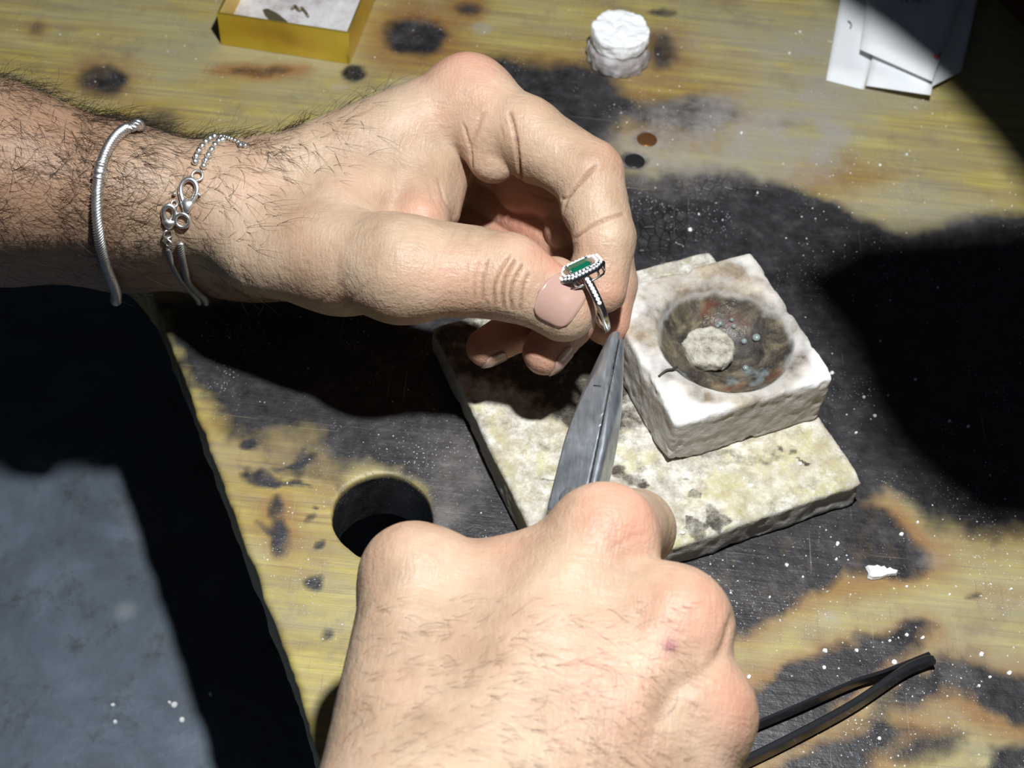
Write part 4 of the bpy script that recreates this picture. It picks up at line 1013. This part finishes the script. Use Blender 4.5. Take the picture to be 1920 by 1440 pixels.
# ------------------------------------------------------------------ papers
def papers():
    pm = mat('paper', (.74, .76, .78), .7); T = NT(pm); T.lk(T.ramp(T.noise(50, 4), [(.3, (.70, .72, .74)), (.7, (.79, .80, .81))]), T.b.inputs['Base Color'])
    ink = mat('ink', (.03, .035, .05), .6); red = mat('red_ink', (.45, .03, .03), .6)
    def sheet(pts, zs, label, n=8):
        """quad sheet px corners (near-left, near-right, far-right, far-left) with heights"""
        c = [P(x, y, z) for (x, y), z in zip(pts, zs)]; v = []; 
        for i in range(n+1):
            for j in range(n+1):
                s, t = j/n, i/n; q = (c[0]*(1-s)+c[1]*s)*(1-t)+(c[3]*(1-s)+c[2]*s)*t; q = q+np.array([0, 0, .10*math.sin(math.pi*t)*math.sin(math.pi*s)]); v.append(q)
        N1 = (n+1)**2; v = v+[q-np.array([0, 0, .03]) for q in v]; f = []
        for i in range(n):
            for j in range(n): a = i*(n+1)+j; f.append((a, a+1, a+n+2, a+n+1)); f.append((N1+a, N1+a+n+1, N1+a+n+2, N1+a+1))
        ring = [j for j in range(n+1)]+[i*(n+1)+n for i in range(1, n+1)]+[n*(n+1)+j for j in range(n-1, -1, -1)]+[i*(n+1) for i in range(n-1, 0, -1)]
        for k in range(len(ring)): a, b = ring[k], ring[(k+1) % len(ring)]; f.append((a, b+0, b+N1, a+N1)[::-1])
        o = mk('paper_slip', v, f, pm); tag(o, label, 'paper', 'white paper slips in the corner'); return o, v[:N1]
    sheet([(1549, 150), (1619, 168), (1690, -70), (1592, -90)], (.05, .06, .1, .08), 'leftmost white paper slip lying flat on the bench')
    sheet([(1624, 160), (1745, 178), (1800, -70), (1680, -90)], (.28, .55, .5, .3), 'white paper slip with a raised straight near edge casting a shadow')
    sheet([(1745, 163), (1803, 133), (1850, -80), (1770, -80)], (.35, .5, .5, .45), 'rightmost grey paper slip, mostly in shade, under the others')
    o, g = sheet([(1613, 92), (1748, 152), (1822, -70), (1640, -90)], (.60, .85, .9, .6), 'topmost curled paper slip with ink marks')
    def stroke(pts, z, m, r=.035, par=None):
        v, f = sweep(catmull([P(x, y, z) for x, y in pts], 4), circ(r, 5, r*.5), ref=np.array([0, 0, 1.])); mk('ink_mark', v, f, m, par)
    a = o
    stroke([(1690, 2), (1696, -4), (1700, 3), (1706, -4)], 0.97, ink, .03, a); stroke([(1712, 3), (1718, -5), (1722, 4), (1730, -3)], .98, ink, .03, a); stroke([(1738, 3), (1736, -6), (1744, -2)], .99, ink, .03, a)
    stroke([(1752, 103), (1758, 108), (1764, 100)], .96, red, .07, a)
    s = [x for x in bpy.data.objects if x.name == 'paper_slip'][0]
    stroke([(1590, 40), (1596, 46), (1594, 54)], .16, ink, .05, s)
papers()

def corner_block():
    m = mat('dark_wood', (.09, .045, .022), .6); T = NT(m); T.lk(T.ramp(T.noise(1, 5, .6, T.mapp((20, 160, 20), 1.0)), [(.3, (.05, .026, .014)), (.7, (.13, .068, .034))]), T.b.inputs['Base Color'])
    a = P(1862, -10, 0); b = P(1990, 120, 0); x = unit(b-a); y = np.array([x[1], -x[0], 0]); y = y if y[0] > 0 else -y; z = np.array([0, 0, 1.]); a = a-x*4; L_ = 9.5
    rows = []
    for ins, h in ((.0, 0), (0, 2.3), (.08, 2.4)): rows.append([a+x*ins+y*ins+z*h, a+x*(L_-ins)+y*ins+z*h, a+x*(L_-ins)+y*(4-ins)+z*h, a+x*ins+y*(4-ins)+z*h])
    v = sum(rows, []); f = [(i*4+j, i*4+(j+1) % 4, i*4+4+(j+1) % 4, i*4+4+j) for i in range(2) for j in range(4)]+[(3, 2, 1, 0), (8, 9, 10, 11)]
    if np.cross(x, y)[2] < 0: f = [q[::-1] for q in f]
    tag(mk('wooden_block', v, f, m, smooth=False), 'dark brown wooden block in the shaded far right corner', 'wood block')
corner_block()

# ------------------------------------------------------------------ small things on the bench
def small():
    rust = mat('rusty_nail', (.22, .10, .035), .35, .6); dk = mat('sooty_nail', (.035, .033, .033), .35, .5)
    for (x, y), m, lb in (((1213, 262), rust, 'rust-brown round nail head set in the bench'), ((1190, 302), dk, 'sooty black round nail head set in the bench')):
        c = P(x, y, 0); v, f = lathe([(.38, -.15), (.38, .012), (.34, .03), (.2, .045), (.03, .05)], c, (0, 0, 1), 22); o = mk('nail_head', v, f, m); tag(o, lb, 'nail')
    pm = mat('plaster_chip', (.82, .82, .82), .85); T = NT(pm); T.lk(T.bump(T.noise(300, 4), .8, .001), T.b.inputs['Normal'])
    rnd = random.Random(5)
    # saw-edged flake
    pts = [(1622, 1063), (1636, 1064), (1642, 1062), (1650, 1066), (1656, 1064), (1662, 1070), (1668, 1067), (1675, 1071), (1684, 1073), (1680, 1079), (1664, 1081), (1650, 1086), (1634, 1087), (1626, 1084), (1628, 1075)]
    q = [P(x, y, .03) for x, y in pts]; n = len(q); cc = sum(q)/n; v = q+[cc+(p-cc)*.9+[0, 0, .13] for p in q]
    f = [tuple(range(n))[::-1], tuple(range(n, 2*n))]+[(i, (i+1) % n, n+(i+1) % n, n+i) for i in range(n)]
    if np.cross(q[1]-q[0], q[2]-q[1])[2] < 0: f = [x[::-1] for x in f]
    tag(mk('plaster_flake', v, f, pm, smooth=False), 'white saw-edged plaster flake on the burnt wood right of the board', 'flake')
    crumbs = [(1294, 431, 9, 6), (1690, 1002, 8, 5), (1570, 1020, 7, 6), (1568, 1049, 5, 4), (1546, 1221, 8, 7), (1606, 1220, 7, 4), (1677, 1242, 9, 6), (1668, 1202, 6, 4), (1404, 1270, 7, 6), (1545, 1252, 6, 5), (1700, 1191, 7, 4), (1730, 1196, 8, 4), (1840, 1227, 8, 6), (1892, 1262, 7, 6), (1856, 1270, 5, 4), (1835, 1286, 5, 4),
              (1475, 1060, 6, 5), (1443, 1120, 5, 3), (1505, 1082, 4, 3), (1720, 980, 5, 4), (1758, 540, 5, 4), (1420, 362, 5, 3), (1310, 402, 4, 3), (1815, 800, 6, 4), (1780, 790, 5, 4), (1650, 640, 5, 3), (1716, 712, 5, 4), (1620, 745, 6, 4), (1665, 742, 4, 3), (1780, 1115, 5, 3), (1700, 1100, 4, 3), (1648, 1385, 6, 5), (1895, 1105, 5, 4), (1370, 1112, 4, 3),
              (1560, 700, 9, 6), (1640, 780, 7, 5), (1605, 812, 5, 4), (1650, 310, 5, 4), (1700, 290, 5, 3), (1500, 60, 6, 3), (1480, 100, 5, 3), (1390, 250, 5, 4)]
    for x, y, a, b in crumbs:
        v, f = rock(P(x, y, 0), a/110, b/75, .035+.0065*b, rnd.random()*3, rnd); o = mk('plaster_crumb', v, f, pm, smooth=False)
        tag(o, 'tiny white plaster crumb scattered on the bench', 'crumb', 'white plaster crumbs on the bench')
    # crumbs on the soldering board and on the tray
    for x, y, a, b, z, lb, g in [(1310, 812, 5, 4, SL_T, 0, 0), (1408, 912, 8, 8, SL_T, 0, 0), (1395, 898, 5, 4, SL_T, 0, 0), (1280, 1000, 9, 5, SL_T, 0, 0), (1500, 870, 6, 5, SL_T, 0, 0), (1350, 880, 6, 5, SL_T, 0, 0)]:
        v, f = rock(P(x, y, z+.03), a/110, b/85, .07, rnd.random()*3, rnd); o = mk('plaster_crumb', v, f, pm, smooth=False); tag(o, 'small white crumb on the stained soldering board', 'crumb', 'white crumbs on the soldering board')
    for x, y, a, b in [(327, 1322, 12, 7), (318, 1318, 6, 4), (341, 1350, 8, 7), (395, 1302, 5, 5), (212, 1322, 8, 4), (216, 1354, 7, 5)]:
        v, f = rock(P(x, y, ZP), a/80, b/60, .1, rnd.random()*3, rnd); o = mk('plaster_crumb', v, f, pm, smooth=False); tag(o, 'white plaster crumb on the blue-grey metal tray', 'crumb', 'white crumbs on the metal tray')
    # dust of much finer grains
    ps = []; nr = np.random.RandomState(2)
    def dens(x, y): return 1.0 if (x > 1250 and y > 930) else (.55 if x > 1180 else (.5 if y > 640 and x < 1000 else .35))
    while len(ps) < 2600:
        x, y = nr.uniform(-20, 1960), nr.uniform(-20, 1460)
        if nr.rand() > dens(x, y) or vnoise(np.array([[x/110., y/110.]]), 4)[0]+.25 < nr.rand()*.8-.2: continue
        p = P(x, y, 0.002)
        if p[1] < P(-400, 480)[1]+.5 and p[0] < xedge(p[1])+.35: continue
        if np.linalg.norm(p[:2]-P(718, 968)[:2]) < 1.7: continue
        lx, ly = local2(p[None], SL_C, SL_PHI)
        if abs(lx[0]) < 5.05 and abs(ly[0]) < 5.05: continue
        s = .010+.030*nr.rand()**5; t = nr.rand()*6.28; a = np.array([math.cos(t), math.sin(t), 0])*s; b = np.array([-a[1], a[0], 0])*.8
        ps.append((np.array([p+a, p+b, p-a, p-b, p+[0, 0, s*.9]]), [(0, 1, 4), (1, 2, 4), (2, 3, 4), (3, 0, 4), (3, 2, 1, 0)]))
    o = mk('plaster_dust', *merge(ps), pm, smooth=False, origin=(0, 0, 0)); tag(o, 'fine white plaster dust sprinkled over the bench', 'dust', kind='stuff')
small()

# ------------------------------------------------------------------ lamp above the frame, plus added plates that shade the right of the bench
def lamp():
    m = mat('lamp_paint', (.05, .05, .055), .5); b = thing('bench_lamp', 'dark metal bench lamp hanging above the work, with a hinged shade flap', 'lamp', LAMP+[0, 0, 4])
    v, f = lathe([(1.6, 6), (2.2, 5.6), (2.6, 4), (4.2, 1.2), (4.3, 1.2), (2.8, 4.2), (2.3, 5.9), (.2, 6.2)], LAMP-[0, 0, 1], (0, 0, 1), 28); mk('hood', v, f, m, b)
    def flap(pts, h):  # added unseen plates, outlined to cast the dark areas at the right
        q = []
        for x, y in pts: Q = P(x, y, 0); q.append(Q+(LAMP-Q)*(h/LAMP[2]))
        n = len(q); v = q+[p+[0, 0, .15] for p in q]; f = [tuple(range(n)), tuple(range(n, 2*n))[::-1]]+[(i, n+i, n+(i+1) % n, (i+1) % n) for i in range(n)]; mk('shade_flap', v, f, m, b, smooth=False)
    flap([(1440, -160), (1500, -60), (1570, 5), (1660, 75), (1760, 160), (1850, 255), (1960, 400), (2500, 420), (2500, -500), (1450, -500)], 18.5)
    flap([(1470, 520), (1600, 445), (1760, 435), (1960, 420), (2500, 400), (2500, 1060), (1960, 1000), (1830, 995), (1745, 925), (1665, 850), (1610, 760), (1570, 640)], 22.5)
lamp()
for o in bpy.data.objects:
    if 'o_cm' in o: del o['o_cm']
